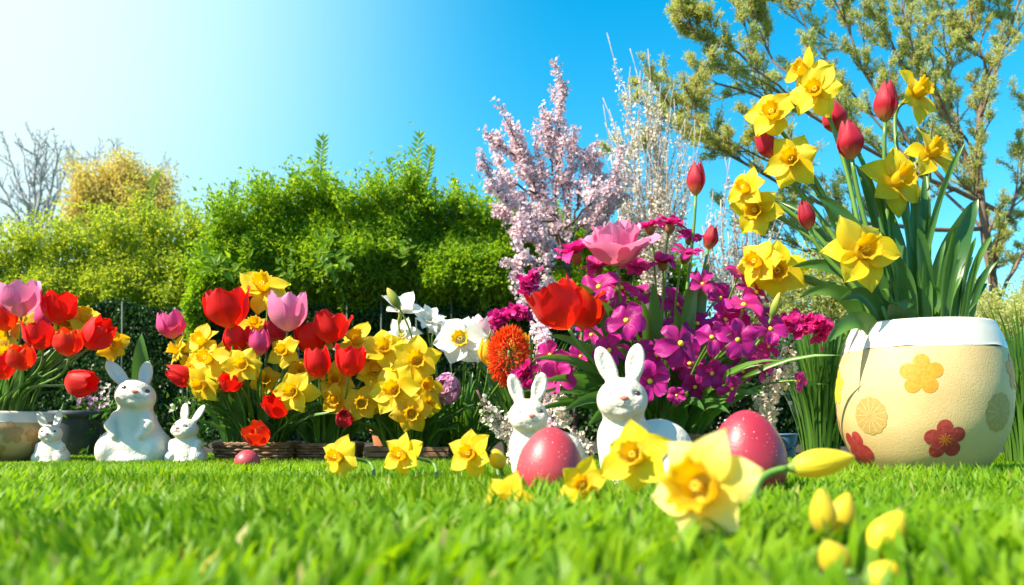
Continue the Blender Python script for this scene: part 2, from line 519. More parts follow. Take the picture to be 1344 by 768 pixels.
BIGPOT = spot(1210, 0, 1.63); BIGPOT_R = 0.150
LEFTPOT = spot(-16, 0, 2.36)
CLEAR += [(BIGPOT[0], BIGPOT[1], .12), (LEFTPOT[0], LEFTPOT[1], .13)]


def build_grass():
    def blades(n, y0, y1, hmin, hmax, w, seed):
        g = np.random.default_rng(seed)
        # uniform over the visible trapezoid
        u = g.random(n)
        y = np.sqrt(y0 * y0 + u * (y1 * y1 - y0 * y0))
        x = (g.random(n) * 2 - 1) * (y * 0.60 + 0.40)
        p = np.stack((x, y), 1)
        patch = sine_noise(p, 5, 3, 7.0)
        h = (hmin + (hmax - hmin) * g.random(n) ** 1.4) * (1 + .22 * patch)
        keep = np.ones(n, bool)
        for cx, cy, r in CLEAR:
            keep &= (x - cx) ** 2 + (y - cy) ** 2 > r * r
        x, y, h, p = x[keep], y[keep], h[keep], p[keep]
        n = len(x)
        az = g.random(n) * 6.283
        # neighbouring blades lean roughly the same way
        az = az * .55 + 2.0 * sine_noise(p, 9, 2, 5.0)
        lean = (.15 + .75 * g.random(n) ** 1.6) * h
        dx, dy = np.cos(az) * lean, np.sin(az) * lean
        wa = az + math.pi / 2 + g.normal(size=n) * .5
        ww = w * (.45 + .95 * g.random(n) ** 1.3)
        sx, sy = np.cos(wa) * ww / 2, np.sin(wa) * ww / 2
        rows = []
        for t, k in ((0, .8), (.4, 1.0), (.75, .7)):
            bx, by, bz = x + dx * t * t, y + dy * t * t, h * t * (1 - .12 * t)
            rows.append(np.stack((bx - sx * k, by - sy * k, bz), 1))
            rows.append(np.stack((bx + sx * k, by + sy * k, bz), 1))
        rows.append(np.stack((x + dx, y + dy, h * .88), 1))
        V = np.stack(rows, 1).reshape(-1, 3)
        b = np.arange(n)[:, None] * 7
        T = np.concatenate([b + np.array([q]) for q in ((0, 1, 3), (0, 3, 2), (2, 3, 5), (2, 5, 4), (4, 5, 6))], 1).reshape(-1, 3)
        r = np.clip(g.random(n) * .8 + .2 * (patch[keep] + .5), 0, .96)
        r[g.random(n) < .025] = 1.0
        UV = np.stack((np.repeat(r, 7), np.tile((0, 0, .4, .4, .75, .75, 1), n)), 1)
        return V, T, UV
    out = [blades(1500, .17, .36, .012, .026, .0062, 1),
           blades(9200, .36, .80, .018, .040, .0068, 2),
           blades(39000, .80, 1.6, .012, .040, .0048, 3),
           blades(106000, 1.6, 2.95, .012, .022, .0032, 4)]
    n = 0; Vs, Fs, Us = [], [], []
    for V, T, U in out:
        Vs.append(V); Fs.append(T + n); Us.append(U); n += len(V)
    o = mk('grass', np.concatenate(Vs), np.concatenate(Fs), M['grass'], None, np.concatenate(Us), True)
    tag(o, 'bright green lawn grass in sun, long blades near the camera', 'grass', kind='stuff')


# ------------------------------------------------------------------ hedges, fence, trees
def topline(pts, x):
    a = np.array(pts, float)
    return np.interp(x, a[:, 0], a[:, 1])


def hedge(name, label, outline, y0, n, mat, L, lowfrac, depth=.34, seed=1, shoots=(), sprigs=()):
    g = np.random.default_rng(seed)
    x0, x1 = outline[0][0], outline[-1][0]
    base = spot((x0 + x1) / 2, 0, y0)
    root = thing(name, label, 'hedge', base)
    px = x0 + (x1 - x0) * g.random(n)
    ztop = CAM_H + (HORIZON - topline(outline, px)) * y0 / FPX
    ztop = ztop + .075 * sine_noise(px[:, None] * .1, seed, 3, 1.0)
    t = lowfrac + (1 - lowfrac) * g.random(n) ** .85
    z = ztop * t + g.normal(size=n) * .035
    z = np.where(g.random(n) < .10, ztop + np.abs(g.normal(size=n)) * .06, z)
    X = (px - 672) * y0 / FPX
    q = np.stack((X, z), 1)
    bulge = .10 * sine_noise(q, seed + 4, 3, 5.5) + .26 * np.clip((t - lowfrac) / .18, 0, 1) * np.clip((1.06 - t) / .30, 0, 1)
    inn = np.abs(g.normal(size=n)) ** 1.3 * .10
    Y = y0 - bulge + inn + np.where(z > ztop * .97, g.normal(size=n) * .14, 0)
    C = np.stack((X, Y, z), 1)
    Dv = unit(n) * .8 + np.array((0, -.55, .1)) + np.stack((np.zeros(n), np.zeros(n), np.where(t > .9, .6, -.2)), 1)
    Nn = unit(n) + np.array((-.3, -.6, .8))
    V, F, U = leaf_cloud(C, Dv, Nn, L * (.6 + .8 * g.random(n)), L * .46 * (.7 + .6 * g.random(n)))
    mk('foliage', V, F, mat, root, U, False)
    # woody, leafy core that closes the hedge
    nx, nz = 90, 26
    gx = np.linspace(x0, x1, nx)
    zt = CAM_H + (HORIZON - topline(outline, gx)) * y0 / FPX - .10
    G, H = np.meshgrid(np.arange(nx), np.linspace(0, 1, nz))
    Xc = ((gx - 672) * y0 / FPX)[G]; Zc = zt[G] * H
    Yc = y0 + .12 + .05 * sine_noise(np.stack((Xc.ravel(), Zc.ravel()), 1), seed + 8, 3, 7.0).reshape(Xc.shape) + .2 * (H ** 6)
    front = np.stack((Xc.ravel(), Yc.ravel(), Zc.ravel()), 1)
    back = front + np.array((0, .4, 0))
    Ff = np.array([(j * nx + i, j * nx + i + 1, (j + 1) * nx + i + 1, (j + 1) * nx + i) for j in range(nz - 1) for i in range(nx - 1)])
    Fb = Ff[:, ::-1] + len(front)
    top = np.array([((nz - 1) * nx + i, (nz - 1) * nx + i + 1, (nz - 1) * nx + i + 1 + len(front), (nz - 1) * nx + i + len(front)) for i in range(nx - 1)])
    mk('core', np.concatenate((front, back)), np.concatenate((Ff, Fb, top)), mat, root,
       np.full((2 * len(front), 2), .2), True)
    extra = []
    for k in range(34):
        a = x0 + 12 + (x1 - x0 - 24) * (k + g.random()) / 34
        b = topline(outline, a)
        hgt = 12 + 26 * g.random() ** 2
        extra.append(([(a, b + 8), (a + g.normal() * 2, b - hgt * .4), (a + g.normal() * 5, b - hgt)], .1, .045))
    for pts, ln, ll in list(shoots) + extra:
        path = smooth_path([P(a, b, y0 - .05) for a, b in pts], 14)
        sV, sF, sU = tube(path, np.linspace(.006, .002, 14), 5)
        s = mk('shoot', sV, sF, M['stem'], root, sU)
        cs, ds = [], []
        for i in range(1, 14):
            for sgn in (-1, 1):
                cs.append(path[i]); ds.append((sgn * (1.0 - i * .02), -.3, .55 + i * .03 + g.normal() * .2))
        cs = np.array(cs + [path[-1]]); ds = np.array(ds + [(0, 0, 1)])
        lV, lF, lU = leaf_cloud(cs, ds, np.tile((0, -.8, .5), (len(cs), 1)) + unit(len(cs)) * .3, ll * .8, ll * .3, .2)
        mk('shoot_leaves', lV, lF, mat, s, lU, False)
    for a, b, sz in sprigs:
        c = P(a, b, y0 - .42)
        k = 16
        d = np.stack((g.normal(size=k) * 1.0 - .2, -np.abs(g.normal(size=k)) * .4, g.normal(size=k) * .7 - .1), 1)
        cc = c + g.normal(size=(k, 3)) * np.array((.05, .03, .04))
        lV, lF, lU = leaf_cloud(cc, d, np.tile((0, -.9, .4), (k, 1)) + unit(k) * .3, sz, sz * .42, .2)
        o = mk('sprig_leaves', lV, lF, mat, root, lU, False)
    return root


hedge('hedge', 'pale yellow-green hedge on the left, below the bare tree', [(-160, 336), (0, 334), (40, 322), (80, 312), (110, 320), (150, 302), (200, 296), (240, 302), (285, 312), (330, 320)],
      6.5, 52000, M['hedgeleft'], .034, .52, seed=3, shoots=[([(196, 275), (200, 250), (207, 232)], .1, .07)])
hedge('hedge', 'tall bright green hedge with leafy shoots rising above its top, behind the tulips and cherry', [(262, 360), (285, 315), (320, 283), (345, 277), (380, 265), (420, 251), (450, 270), (480, 279), (520, 253), (550, 251), (580, 277), (620, 281), (660, 293), (700, 307), (760, 315), (830, 345), (900, 360)],
      6.0, 110000, M['hedge'], .036, .50, seed=5,
      shoots=[([(424, 250), (421, 220), (424, 186)], .1, .085), ([(538, 262), (545, 225), (551, 182)], .1, .085), ([(550, 262), (560, 230), (566, 200)], .1, .085),
              ([(522, 262), (518, 240), (512, 215)], .1, .07), ([(310, 280), (306, 262), (309, 245)], .1, .07), ([(345, 275), (342, 255), (338, 244)], .1, .07),
              ([(384, 262), (386, 246), (384, 233)], .1, .07), ([(497, 265), (495, 250), (498, 226)], .1, .06), ([(596, 275), (600, 255), (597, 240)], .1, .06)],
      sprigs=[(438, 340, .09), (424, 330, .08), (282, 345, .09), (292, 352, .08), (446, 352, .08), (530, 330, .06), (380, 350, .06)])


def ivy_screen():
    y0 = 5.86
    root = thing('ivy_screen', 'dark ivy-covered wire screen with thin metal posts in front of the hedges', 'fence', spot(330, 0, y0))
    g = np.random.default_rng(21)
    n = 95000
    px = -170 + 1010 * g.random(n)
    X = (px - 672) * y0 / FPX
    ztop = .92 + .10 * sine_noise(X[:, None], 2, 3, 2.2)
    z = ztop * g.random(n)
    Y = y0 - .05 * sine_noise(np.stack((X, z), 1), 31, 3, 6.0) + np.abs(g.normal(size=n)) * .05
    C = np.stack((X, Y, z), 1)
    V, F, U = leaf_cloud(C, unit(n) * .7 + np.array((0, -.5, -.5)), unit(n) * .7 + np.array((0, -1, .3)), .028 * (.6 + .8 * g.random(n)), .020)
    mk('ivy', V, F, M['ivy'], root, U, False)
    # woven panel behind the ivy
    x0, x1 = (-170 - 672) * y0 / FPX, (842 - 672) * y0 / FPX
    bV, bF = box(((x0 + x1) / 2, y0 + .10, .42), (x1 - x0, .03, .84))
    mk('panel', bV, bF, M['ivy'], root, np.full((8, 2), .1), False)
    for a in (160, 240, 335, 392, 455, 500, 546, 592, 642, 695):
        c = P(a, 500, y0 - .09)
        tV, tF, tU = tube([(c[0], c[1], 0), (c[0], c[1], .46), (c[0] + .003, c[1], .93)], .006, 6)
        mk('post', tV, tF, M['fencemetal'], root, tU)
ivy_screen()


# ---- branching trees
def grow(guides, y, depthspread, levels, kids, seed, lenf=.55, r0=.03, ang=.6, upbias=.25, minr=.0015, tipr=.35, guide_r=None, lcap=None):
    """guides: pixel polylines (main limbs). Returns list of (path, radii) and list of twig points for foliage"""
    g = np.random.default_rng(seed)
    paths, tips = [], []

    def sprout(path, rad, lvl):
        ln = np.linalg.norm(np.diff(path, axis=0), axis=1).sum()
        for k in range(kids[lvl]):
            t = .22 + .76 * (k + g.random()) / kids[lvl]
            i = min(int(t * (len(path) - 1)), len(path) - 2)
            d = path[i + 1] - path[i]; d /= np.linalg.norm(d) + 1e-9
            side = np.cross(d, g.normal(size=3)); side /= np.linalg.norm(side) + 1e-9
            a = ang * (.6 + .8 * g.random())
            nd = d * math.cos(a) + side * math.sin(a) + np.array((0, 0, upbias * g.random()))
            nd /= np.linalg.norm(nd)
            L = ln * lenf * (.5 + .7 * g.random()) * (1 - .45 * t)
            if lvl == 0: L = max(L, ln * .22)
            if lcap: L = min(L, lcap * y / FPX * (.5 + .5 * g.random()) * (1, .55, .3)[lvl])
            m = 6
            bend = np.cross(nd, g.normal(size=3)) * .18
            s = np.linspace(0, 1, m)[:, None]
            p = path[i] + nd * L * s + bend * L * s * s + np.array((0, 0, upbias * .35)) * L * s * s
            r = np.linspace(max(rad[i] * .55, minr), minr, m)
            paths.append((p, r, lvl + 1))
            if lvl + 1 < levels: sprout(p, r, lvl + 1)
            if lvl + 1 >= levels - 1: tips.append(p)
    for gi, gd in enumerate(guides):
        pts = np.array([P(a, b, y + (dd if dd else 0)) for a, b, *rest in gd for dd in [rest[0] if rest else 0]])
        n = 14
        path = smooth_path(pts, n)
        path[1:-1] += g.normal(size=(n - 2, 3)) * .006 * y * .2
        ra = (guide_r[gi] if guide_r else r0)
        rad = np.linspace(ra, max(minr * 1.6, ra * tipr * .4), n)
        paths.append((path, rad, 0))
        sprout(path, rad, 0)
    return paths, tips


def tubes_mesh(paths, sides=(8, 6, 5, 4, 4)):
    mb = MB()
    for p, r, lvl in paths:
        V, F, U = tube(p, r, sides[min(lvl, 4)], lvl < 2)
        mb.add(V, F, U)
    return mb


def tufts(tips, per, spread, L, W, mat, root, name, up=.3, along=(0.2, 1.0), seed=1):
    g = np.random.default_rng(seed)
    Cs, Ds = [], []
    for p in tips:
        k = per if isinstance(per, int) else g.integers(*per)
        q = along[0] + (along[1] - along[0]) * g.random(k)
        i = np.clip((q * (len(p) - 1)).astype(int), 0, len(p) - 2)
        f = (q * (len(p) - 1) - i)[:, None]
        c = p[i] * (1 - f) + p[i + 1] * f + g.normal(size=(k, 3)) * spread
        d = (p[i + 1] - p[i]); d /= np.linalg.norm(d, axis=1, keepdims=True) + 1e-9
        Cs.append(c); Ds.append(d * .5 + g.normal(size=(k, 3)) * .7 + np.array((0, 0, up)))
    C = np.concatenate(Cs); Dv = np.concatenate(Ds)
    n = len(C)
    V, F, U = leaf_cloud(C, Dv, g.normal(size=(n, 3)), L * (.6 + .8 * g.random(n)), W, .25)
    return mk(name, V, F, mat, root, U, False)


# bare grey trees and the golden tree far behind the hedge
def far_tree(name, label, cat, base_px, y, guides, kids, levels, mat, r0, seed, foliage=None, **kw):
    root = thing(name, label, cat, spot(base_px, 0, y), None)
    paths, tips = grow(guides, y, 0, levels, kids, seed, r0=r0, minr=.00022 * y, **kw)
    tubes_mesh(paths).build('trunk', mat, root)
    if foliage: tufts(tips, foliage[0], foliage[1], foliage[2], foliage[3], foliage[4], root, 'crown', seed=seed)
    return root

far_tree('bare_tree', 'large leafless grey tree standing at the far left, fanning up above the hedge', 'tree', 44, 26,
         [[(44, 545), (44, 420), (43, 330), (40, 270), (34, 225), (28, 195)], [(44, 330), (50, 270), (58, 225), (62, 188)], [(44, 340), (64, 290), (80, 245), (92, 205)],
          [(44, 340), (24, 290), (4, 250), (-12, 215)], [(43, 310), (44, 250), (47, 210), (48, 182)], [(44, 345), (72, 312), (92, 280), (104, 250)], [(44, 330), (36, 280), (18, 225), (12, 200)], [(44, 325), (60, 275), (72, 220), (78, 192)], [(44, 345), (78, 318), (104, 296), (116, 275)], [(44, 320), (52, 260), (54, 190)], [(44, 345), (10, 310), (-14, 280), (-30, 255)]],
         (11, 6, 4), 3, M['hazebark'], .065, 4, ang=.55, lenf=.36, upbias=.14, lcap=48)
far_tree('bare_tree', 'smaller pale leafless tree behind the golden tree', 'tree', 128, 32,
         [[(128, 545), (126, 400), (124, 300), (118, 240), (112, 205)], [(126, 310), (140, 250), (150, 215), (156, 196)], [(126, 310), (108, 260), (96, 230), (92, 208)], [(126, 300), (130, 240), (128, 198)],
          [(128, 320), (170, 265), (200, 240), (216, 225)]],
         (11, 6, 4), 3, M['hazebark'], .06, 6, ang=.55, lenf=.36, upbias=.14, lcap=48)
far_tree('golden_tree', 'round golden-leaved tree above the left hedge', 'tree', 158, 22,
         [[(158, 545), (158, 400), (158, 320), (156, 270), (152, 232)], [(158, 320), (130, 275), (112, 248)], [(158, 320), (188, 275), (206, 248)], [(158, 310), (170, 265), (176, 232)],
          [(158, 310), (140, 265), (136, 235)], [(158, 330), (192, 300), (216, 278)], [(158, 330), (124, 300), (104, 280)]],
         (9, 5), 2, M['hazebark'], .12, 8, foliage=((34, 60), .17, .10, .045, M['goldleaf']), ang=.6, lenf=.5, lcap=36)

# cherry tree
def flower_cloud(C, Nn, size, petals=5):
    """little open flowers: each petal a kite around its centre"""
    n = len(C)
    Nn = Nn / np.linalg.norm(Nn, axis=1, keepdims=True)
    A = np.cross(Nn, unit(n)); A /= np.linalg.norm(A, axis=1, keepdims=True) + 1e-9
    B = np.cross(Nn, A)
    size = np.broadcast_to(size, (n,))[:, None]
    Vs = []
    for k in range(petals):
        a = k * 2 * math.pi / petals
        d = A * math.cos(a) + B * math.sin(a); s = -A * math.sin(a) + B * math.cos(a)
        Vs += [C, C + size * (d * .32 + s * .24 + Nn * .10), C + size * (d * .52 + Nn * .16), C + size * (d * .32 - s * .24 + Nn * .10)]
    V = np.stack(Vs, 1).reshape(-1, 3)
    b = (np.arange(n * petals) * 4)[:, None]
    F = np.concatenate((b + np.array([[0, 1, 2]]), b + np.array([[0, 2, 3]])), 1).reshape(-1, 3)
    U = np.stack((np.repeat(RNG.random(n * petals), 4), np.tile((0, .6, 1, .6), n * petals)), 1)
    return V, F, U


def blossom_on(paths, dens, spread, size, mat, root, name='blossom', lo=.0, hi=1.0, seed=2, lvls=(0, 1, 2, 3), start0=.35):
    g = np.random.default_rng(seed)
    Cs = []
    for p, r, lvl in paths:
        if lvl not in lvls: continue
        ln = np.linalg.norm(np.diff(p, axis=0), axis=1).sum()
        k = int(dens * ln * (.6 + .8 * g.random()))
        if k < 1: continue
        a = start0 if lvl == 0 else lo
        q = a + (hi - a) * g.random(k)
        # flowers sit in bunches along the twig
        q = np.clip(np.round(q * 9) / 9 + g.normal(size=k) * .035, 0, 1)
        i = np.clip((q * (len(p) - 1)).astype(int), 0, len(p) - 2)
        f = (q * (len(p) - 1) - i)[:, None]
        Cs.append(p[i] * (1 - f) + p[i + 1] * f + g.normal(size=(k, 3)) * spread)
    C = np.concatenate(Cs); n = len(C)
    V, F, U = flower_cloud(C, unit(n) + np.array((-.1, -.35, .3)), size * (.7 + .6 * g.random(n)))
    return mk(name, V, F, mat, root, U, False)


def cherry():
    y = 4.7
    root = thing('cherry_tree', 'pink blossoming cherry tree in front of the hedge, bare twig tips against the sky', 'tree', spot(752, 0, y))
    gd = [[(756, 558), (752, 430), (742, 330), (728, 287), (712, 252), (691, 206), (668, 165)],
          [(730, 290), (728, 231), (735, 165), (741, 112)], [(725, 230), (720, 190), (715, 152)],
          [(727, 290), (684, 280, -.2), (630, 216, -.3)], [(704, 255), (665, 241), (640, 250)], [(712, 255), (690, 215), (655, 190), (650, 180)],
          [(742, 300), (772, 270, -.2), (794, 250), (813, 222)], [(744, 300), (747, 235), (752, 185)], [(750, 300), (765, 235), (776, 192)],
          [(746, 310), (783, 284), (815, 245)], [(742, 330), (705, 316, -.3), (674, 306, -.3)], [(746, 350), (715, 350, -.3), (684, 342, -.4), (676, 360, -.4)], [(735, 300), (700, 240), (680, 190)],
          [(742, 330), (705, 285, .1), (665, 240, .1)], [(735, 310), (690, 300, -.1), (650, 278, -.1)], [(742, 330), (715, 270, .2), (690, 225, .2), (672, 198, .2)], [(748, 320), (775, 265, .1), (787, 214, .1)], [(750, 330), (790, 292, .1), (808, 262, .1)], [(738, 320), (712, 300, .3), (682, 262, .3), (655, 215, .3)],
          [(750, 380), (715, 380, -.3), (690, 385, -.4)], [(748, 360), (720, 320, -.2), (690, 290, -.3)]]
    paths, tips = grow(gd, y, 0, 2, (6, 2), 12, lenf=.30, r0=.008, ang=.5, upbias=.3, minr=.0018,
                       guide_r=[.016] + [.006] * 20)
    tubes_mesh(paths).build('trunk', M['darktwig'], root)
    blossom_on(paths, 500, .0125, .0165, M['blossom'], root, seed=5, start0=.45)
cherry()


def willow(label, base, y, tops, dens, seed):
    root = thing('blossom_shrub', label, 'shrub', spot(base[0], 0, y))
    g = np.random.default_rng(seed)
    gd = []
    for a, b in tops:
        gd.append([(base[0] + (a - base[0]) * .08, 555), (base[0] + (a - base[0]) * .28, base[1]), (base[0] + (a - base[0]) * .72, (base[1] + b) / 2 + 20), (a, b)])
    paths, tips = grow(gd, y, 0, 1, (5,), seed, lenf=.42, r0=.008, ang=.25, upbias=.5, minr=.0022, tipr=.5)
    tubes_mesh(paths).build('branches', M['paletwig'], root)
    # blossom fills the lower two thirds of every wand, thinning to bare tips
    Cs = []
    for p, r, lvl in paths:
        ln = np.linalg.norm(np.diff(p, axis=0), axis=1).sum()
        k = int(dens * ln)
        q = (.12 if lvl else .3) + (.62 if lvl else .45) * g.random(k) ** 1.2
        i = np.clip((q * (len(p) - 1)).astype(int), 0, len(p) - 2); f = (q * (len(p) - 1) - i)[:, None]
        Cs.append(p[i] * (1 - f) + p[i + 1] * f + g.normal(size=(k, 3)) * .015)
    C = np.concatenate(Cs); n = len(C)
    V, F, U = flower_cloud(C, unit(n) + np.array((0, -.4, .2)), .0135 * (.7 + .6 * g.random(n)))
    mk('blossom', V, F, M['whblossom'], root, U, False)
willow('tall pale wand-like shrub with cream blossom behind the magenta flowers', (862, 360), 5.3,
       [(826, 112), (852, 108), (862, 128), (876, 150), (812, 170), (838, 150), (893, 180), (905, 205), (801, 205), (848, 160), (866, 170), (822, 190), (884, 210), (815, 230)], 140, 31)
willow('lower cream blossom shrub showing left of the yellow daffodils', (968, 420), 5.0,
       [(930, 290), (946, 262), (962, 240), (980, 265), (996, 290), (1010, 320), (920, 330), (955, 300), (975, 310), (940, 330)], 150, 33)


def olive_tree():
    y = 6.6
    root = thing('feathery_tree', 'large brown-branched tree with feathery olive foliage filling the sky on the right', 'tree', spot(1312, 0, y))
    gd = [[(1316, 572), (1308, 460), (1306, 380), (1290, 290), (1284, 190), (1298, 95), (1325, 45), (1352, -40)],
          [(1306, 385), (1285, 250), (1232, 142), (1195, 60), (1172, -60)],
          [(1330, 290), (1285, 265), (1231, 240, -.3), (1150, 200, -.5), (1060, 145, -.6), (1000, 128, -.6), (940, 110, -.6), (880, 120, -.6)],
          [(1290, 300), (1200, 300, -.2), (1120, 285, -.5), (1040, 250, -.7), (960, 205, -.7), (880, 162, -.7), (864, 165, -.7)],
          [(1165, 208, -.4), (1080, 140, -.2), (1010, 70), (966, 0), (950, -40)],
          [(1250, 250), (1170, 150), (1120, 60), (1090, -60)],
          [(1300, 430), (1215, 390, -.4), (1120, 360, -.6), (1050, 325, -.7), (985, 300, -.7)],
          [(1306, 400), (1345, 330), (1400, 260), (1440, 180)],
          [(1300, 330), (1330, 270, .4), (1360, 190, .5), (1385, 80, .4)],
          [(1285, 250), (1250, 140, .5), (1240, 40, .5), (1235, -60, .5)],
          [(1298, 100), (1275, 40), (1268, -60)],
          [(1060, 145, -.6), (980, 80, -.7), (920, 45, -.8), (892, 22, -.8)],
          [(1120, 285, -.5), (1020, 215, -.8), (940, 180, -.9), (900, 140, -.9)],
          [(1280, 200, .2), (1200, 110, .2), (1150, 20, .2), (1130, -60, .2)],
          [(1010, 70, 0), (1000, 20, 0), (1020, -30, 0)],
          [(1300, 420), (1340, 410, -.5), (1390, 395, -.6)],
          [(1290, 300), (1200, 215, .6), (1100, 100, .7), (1050, 20, .7), (1030, -50, .7)],
          [(1308, 460), (1330, 420, -.3), (1380, 350, -.5)]]
    gr = [.044, .026, .020, .018, .011, .016, .014, .016, .018, .013, .012, .008, .008, .010, .005, .011, .012, .011]
    paths, tips = grow(gd, y, 0, 3, (15, 6, 3), 44, lenf=.42, ang=.55, upbias=.28, minr=.0025, guide_r=gr, lcap=95)
    tubes_mesh(paths).build('trunk', M['bark'], root)
    tufts(tips, (22, 34), .012, .026, .0075, M['olive'], root, 'crown', seed=9, along=(.35, 1.05))
    return root
olive_tree()


def low_shrub(label, x0, x1, top, y0, n, mat, L, seed):
    g = np.random.default_rng(seed)
    root = thing('shrub', label, 'shrub', spot((x0 + x1) / 2, 0, y0))
    k = 70
    cx = x0 + (x1 - x0) * g.random(k)
    paths = []
    for a in cx:
        t = topline(top, a) + 18 * g.random()
        b = spot(a + g.normal() * 12, 0, y0)
        e = P(a + g.normal() * 14, t, y0 + g.normal() * .15)
        paths.append((smooth_path([b, (b + e) / 2 + g.normal(size=3) * .04, e], 8), np.linspace(.007, .002, 8), 1))
    tubes_mesh(paths).build('branches', M['bark'], root)
    w = [p for p, _, _ in paths]
    i = g.integers(0, k, n); q = g.random(n) ** .6
    idx = np.clip((q * 7).astype(int), 0, 6); f = (q * 7 - idx)[:, None]
    pp = np.array(w)
    C = pp[i, idx] * (1 - f) + pp[i, idx + 1] * f + g.normal(size=(n, 3)) * np.array((.075, .08, .06))
    C[:, 2] = np.maximum(C[:, 2], .03)
    V, F, U = leaf_cloud(C, unit(n) + np.array((0, -.2, .4)), g.normal(size=(n, 3)) + np.array((0, -.5, .4)), L * (.6 + .8 * g.random(n)), L * .42)
    mk('foliage', V, F, mat, root, U, False)
low_shrub('loose pale olive shrub between the magenta bouquet and the big pot', 960, 1175, [(960, 400), (1000, 360), (1060, 335), (1175, 340)], 5.6, 26000, M['olive'], .032, 61)
low_shrub('loose pale olive shrub right of the big pot, under the tree', 1255, 1500, [(1255, 370), (1300, 385), (1350, 400), (1500, 380)], 5.6, 22000, M['olive'], .034, 62)
low_shrub('dark green bush low behind the bouquet and the big pot', 780, 1500, [(780, 420), (900, 440), (1000, 470), (1120, 450), (1290, 470), (1500, 460)], 4.6, 42000, M['ivy'], .036, 63)


def spiky_clump(label, px, y, spread, hpx, n, seed, lean=0.0, mat='spike'):
    g = np.random.default_rng(seed)
    b = spot(px, 0, y)
    mb = MB()
    for k in range(n):
        a = g.random() * 6.283
        r = spread * math.sqrt(g.random()) * .45
        p0 = b + np.array((math.cos(a) * r, math.sin(a) * r, 0))
        h = hpx * y / FPX * (.55 + .5 * g.random())
        out = spread * (.25 + 1.0 * g.random()) * np.array((math.cos(a) + lean, math.sin(a), 0))
        p2 = p0 + out + np.array((0, 0, h)); p1 = p0 + out * .2 + np.array((0, 0, h * .7))
        t = np.linspace(0, 1, 7)[:, None]
        path = (1 - t) ** 2 * p0 + 2 * (1 - t) * t * p1 + t * t * p2
        side = np.cross(out + 1e-6, (0, 0, 1.0)); side /= np.linalg.norm(side) + 1e-9
        w = (.0035 * (1 - t ** 2) + .0004)
        V = np.concatenate((path - side * w, path + side * w))
        F = [(i, i + 1, 8 + i, 7 + i) for i in range(6)]
        rr = g.random()
        mb.add(V, F, np.stack((np.full(14, rr), np.tile(t[:, 0], 2)), 1))
    o = mb.build_at('ornamental_grass', M[mat], b)
    tag(o, label, 'plant')
spiky_clump('tuft of fine spiky ornamental grass left of the big pot', 1078, 2.35, .10, 190, 420, 71)
spiky_clump('tuft of fine spiky ornamental grass at the right edge, behind the big pot', 1352, 2.3, .13, 205, 420, 72)
spiky_clump('fine dark grass tuft behind the small white rabbit with the pink egg', 690, 2.5, .13, 160, 320, 73)
# ------------------------------------------------------------------ rabbits (one continuous body each)
def surface_nets(f, lo, hi, n):
    lo, hi = np.asarray(lo, float), np.asarray(hi, float)
    h = (hi - lo).max() / n
    dims = np.ceil((hi - lo) / h).astype(int) + 1
    ax = [lo[k] + h * np.arange(dims[k]) for k in range(3)]
    G = np.stack(np.meshgrid(*ax, indexing='ij'), -1).reshape(-1, 3)
    D = np.concatenate([f(c) for c in np.array_split(G, 12)]).reshape(dims)
    S = D < 0
    cells = np.zeros(dims - 1, int)
    for i in (0, 1):
        for j in (0, 1):
            for k in (0, 1):
                cells += S[i:dims[0] - 1 + i, j:dims[1] - 1 + j, k:dims[2] - 1 + k]
    act = (cells > 0) & (cells < 8)
    idx = np.full(act.shape, -1); ijk = np.argwhere(act)
    idx[act] = np.arange(len(ijk))
    acc = np.zeros((len(ijk), 3)); cnt = np.zeros(len(ijk))
    cor = [(i, j, k) for i in (0, 1) for j in (0, 1) for k in (0, 1)]
    for a in cor:
        for b in cor:
            if sum(abs(p - q) for p, q in zip(a, b)) == 1 and a < b:
                da = D[ijk[:, 0] + a[0], ijk[:, 1] + a[1], ijk[:, 2] + a[2]]
                db = D[ijk[:, 0] + b[0], ijk[:, 1] + b[1], ijk[:, 2] + b[2]]
                m = (da < 0) != (db < 0)
                t = np.where(m, da / np.where(m, da - db, 1), 0)[:, None]
                acc += np.where(m[:, None], np.array(a) + t * (np.array(b) - np.array(a)), 0)
                cnt += m
    V = lo + h * (ijk + acc / cnt[:, None])
    F = []
    for axis in range(3):
        o1, o2 = [(1, 2), (2, 0), (0, 1)][axis]
        sl = [slice(0, d) for d in dims]; sl2 = list(sl)
        sl[axis] = slice(0, dims[axis] - 1); sl2[axis] = slice(1, dims[axis])
        ch = np.argwhere(S[tuple(sl)] != S[tuple(sl2)])
        ok = (ch[:, o1] > 0) & (ch[:, o2] > 0) & (ch[:, o1] < dims[o1] - 1) & (ch[:, o2] < dims[o2] - 1)
        ch = ch[ok]
        e1 = np.zeros(3, int); e1[o1] = 1; e2 = np.zeros(3, int); e2[o2] = 1
        q = [idx[tuple((ch - a * e1 - b * e2).T)] for a, b in ((1, 1), (0, 1), (0, 0), (1, 0))]
        q = np.stack(q, 1)
        flip = S[tuple(ch.T)] == False
        q[flip] = q[flip][:, ::-1]
        F.append(q)
    return V, np.concatenate(F)


def rot(rx, ry, rz):
    return np.array(Matrix.Rotation(R(rz), 3, 'Z') @ Matrix.Rotation(R(ry), 3, 'Y') @ Matrix.Rotation(R(rx), 3, 'X'))


def sd_ell(p, c, r, Rm=None):
    q = p - np.asarray(c)
    if Rm is not None: q = q @ Rm
    r = np.asarray(r, float)
    k0 = np.linalg.norm(q / r, axis=1); k1 = np.linalg.norm(q / r ** 2, axis=1)
    return k0 * (k0 - 1) / np.maximum(k1, 1e-6)


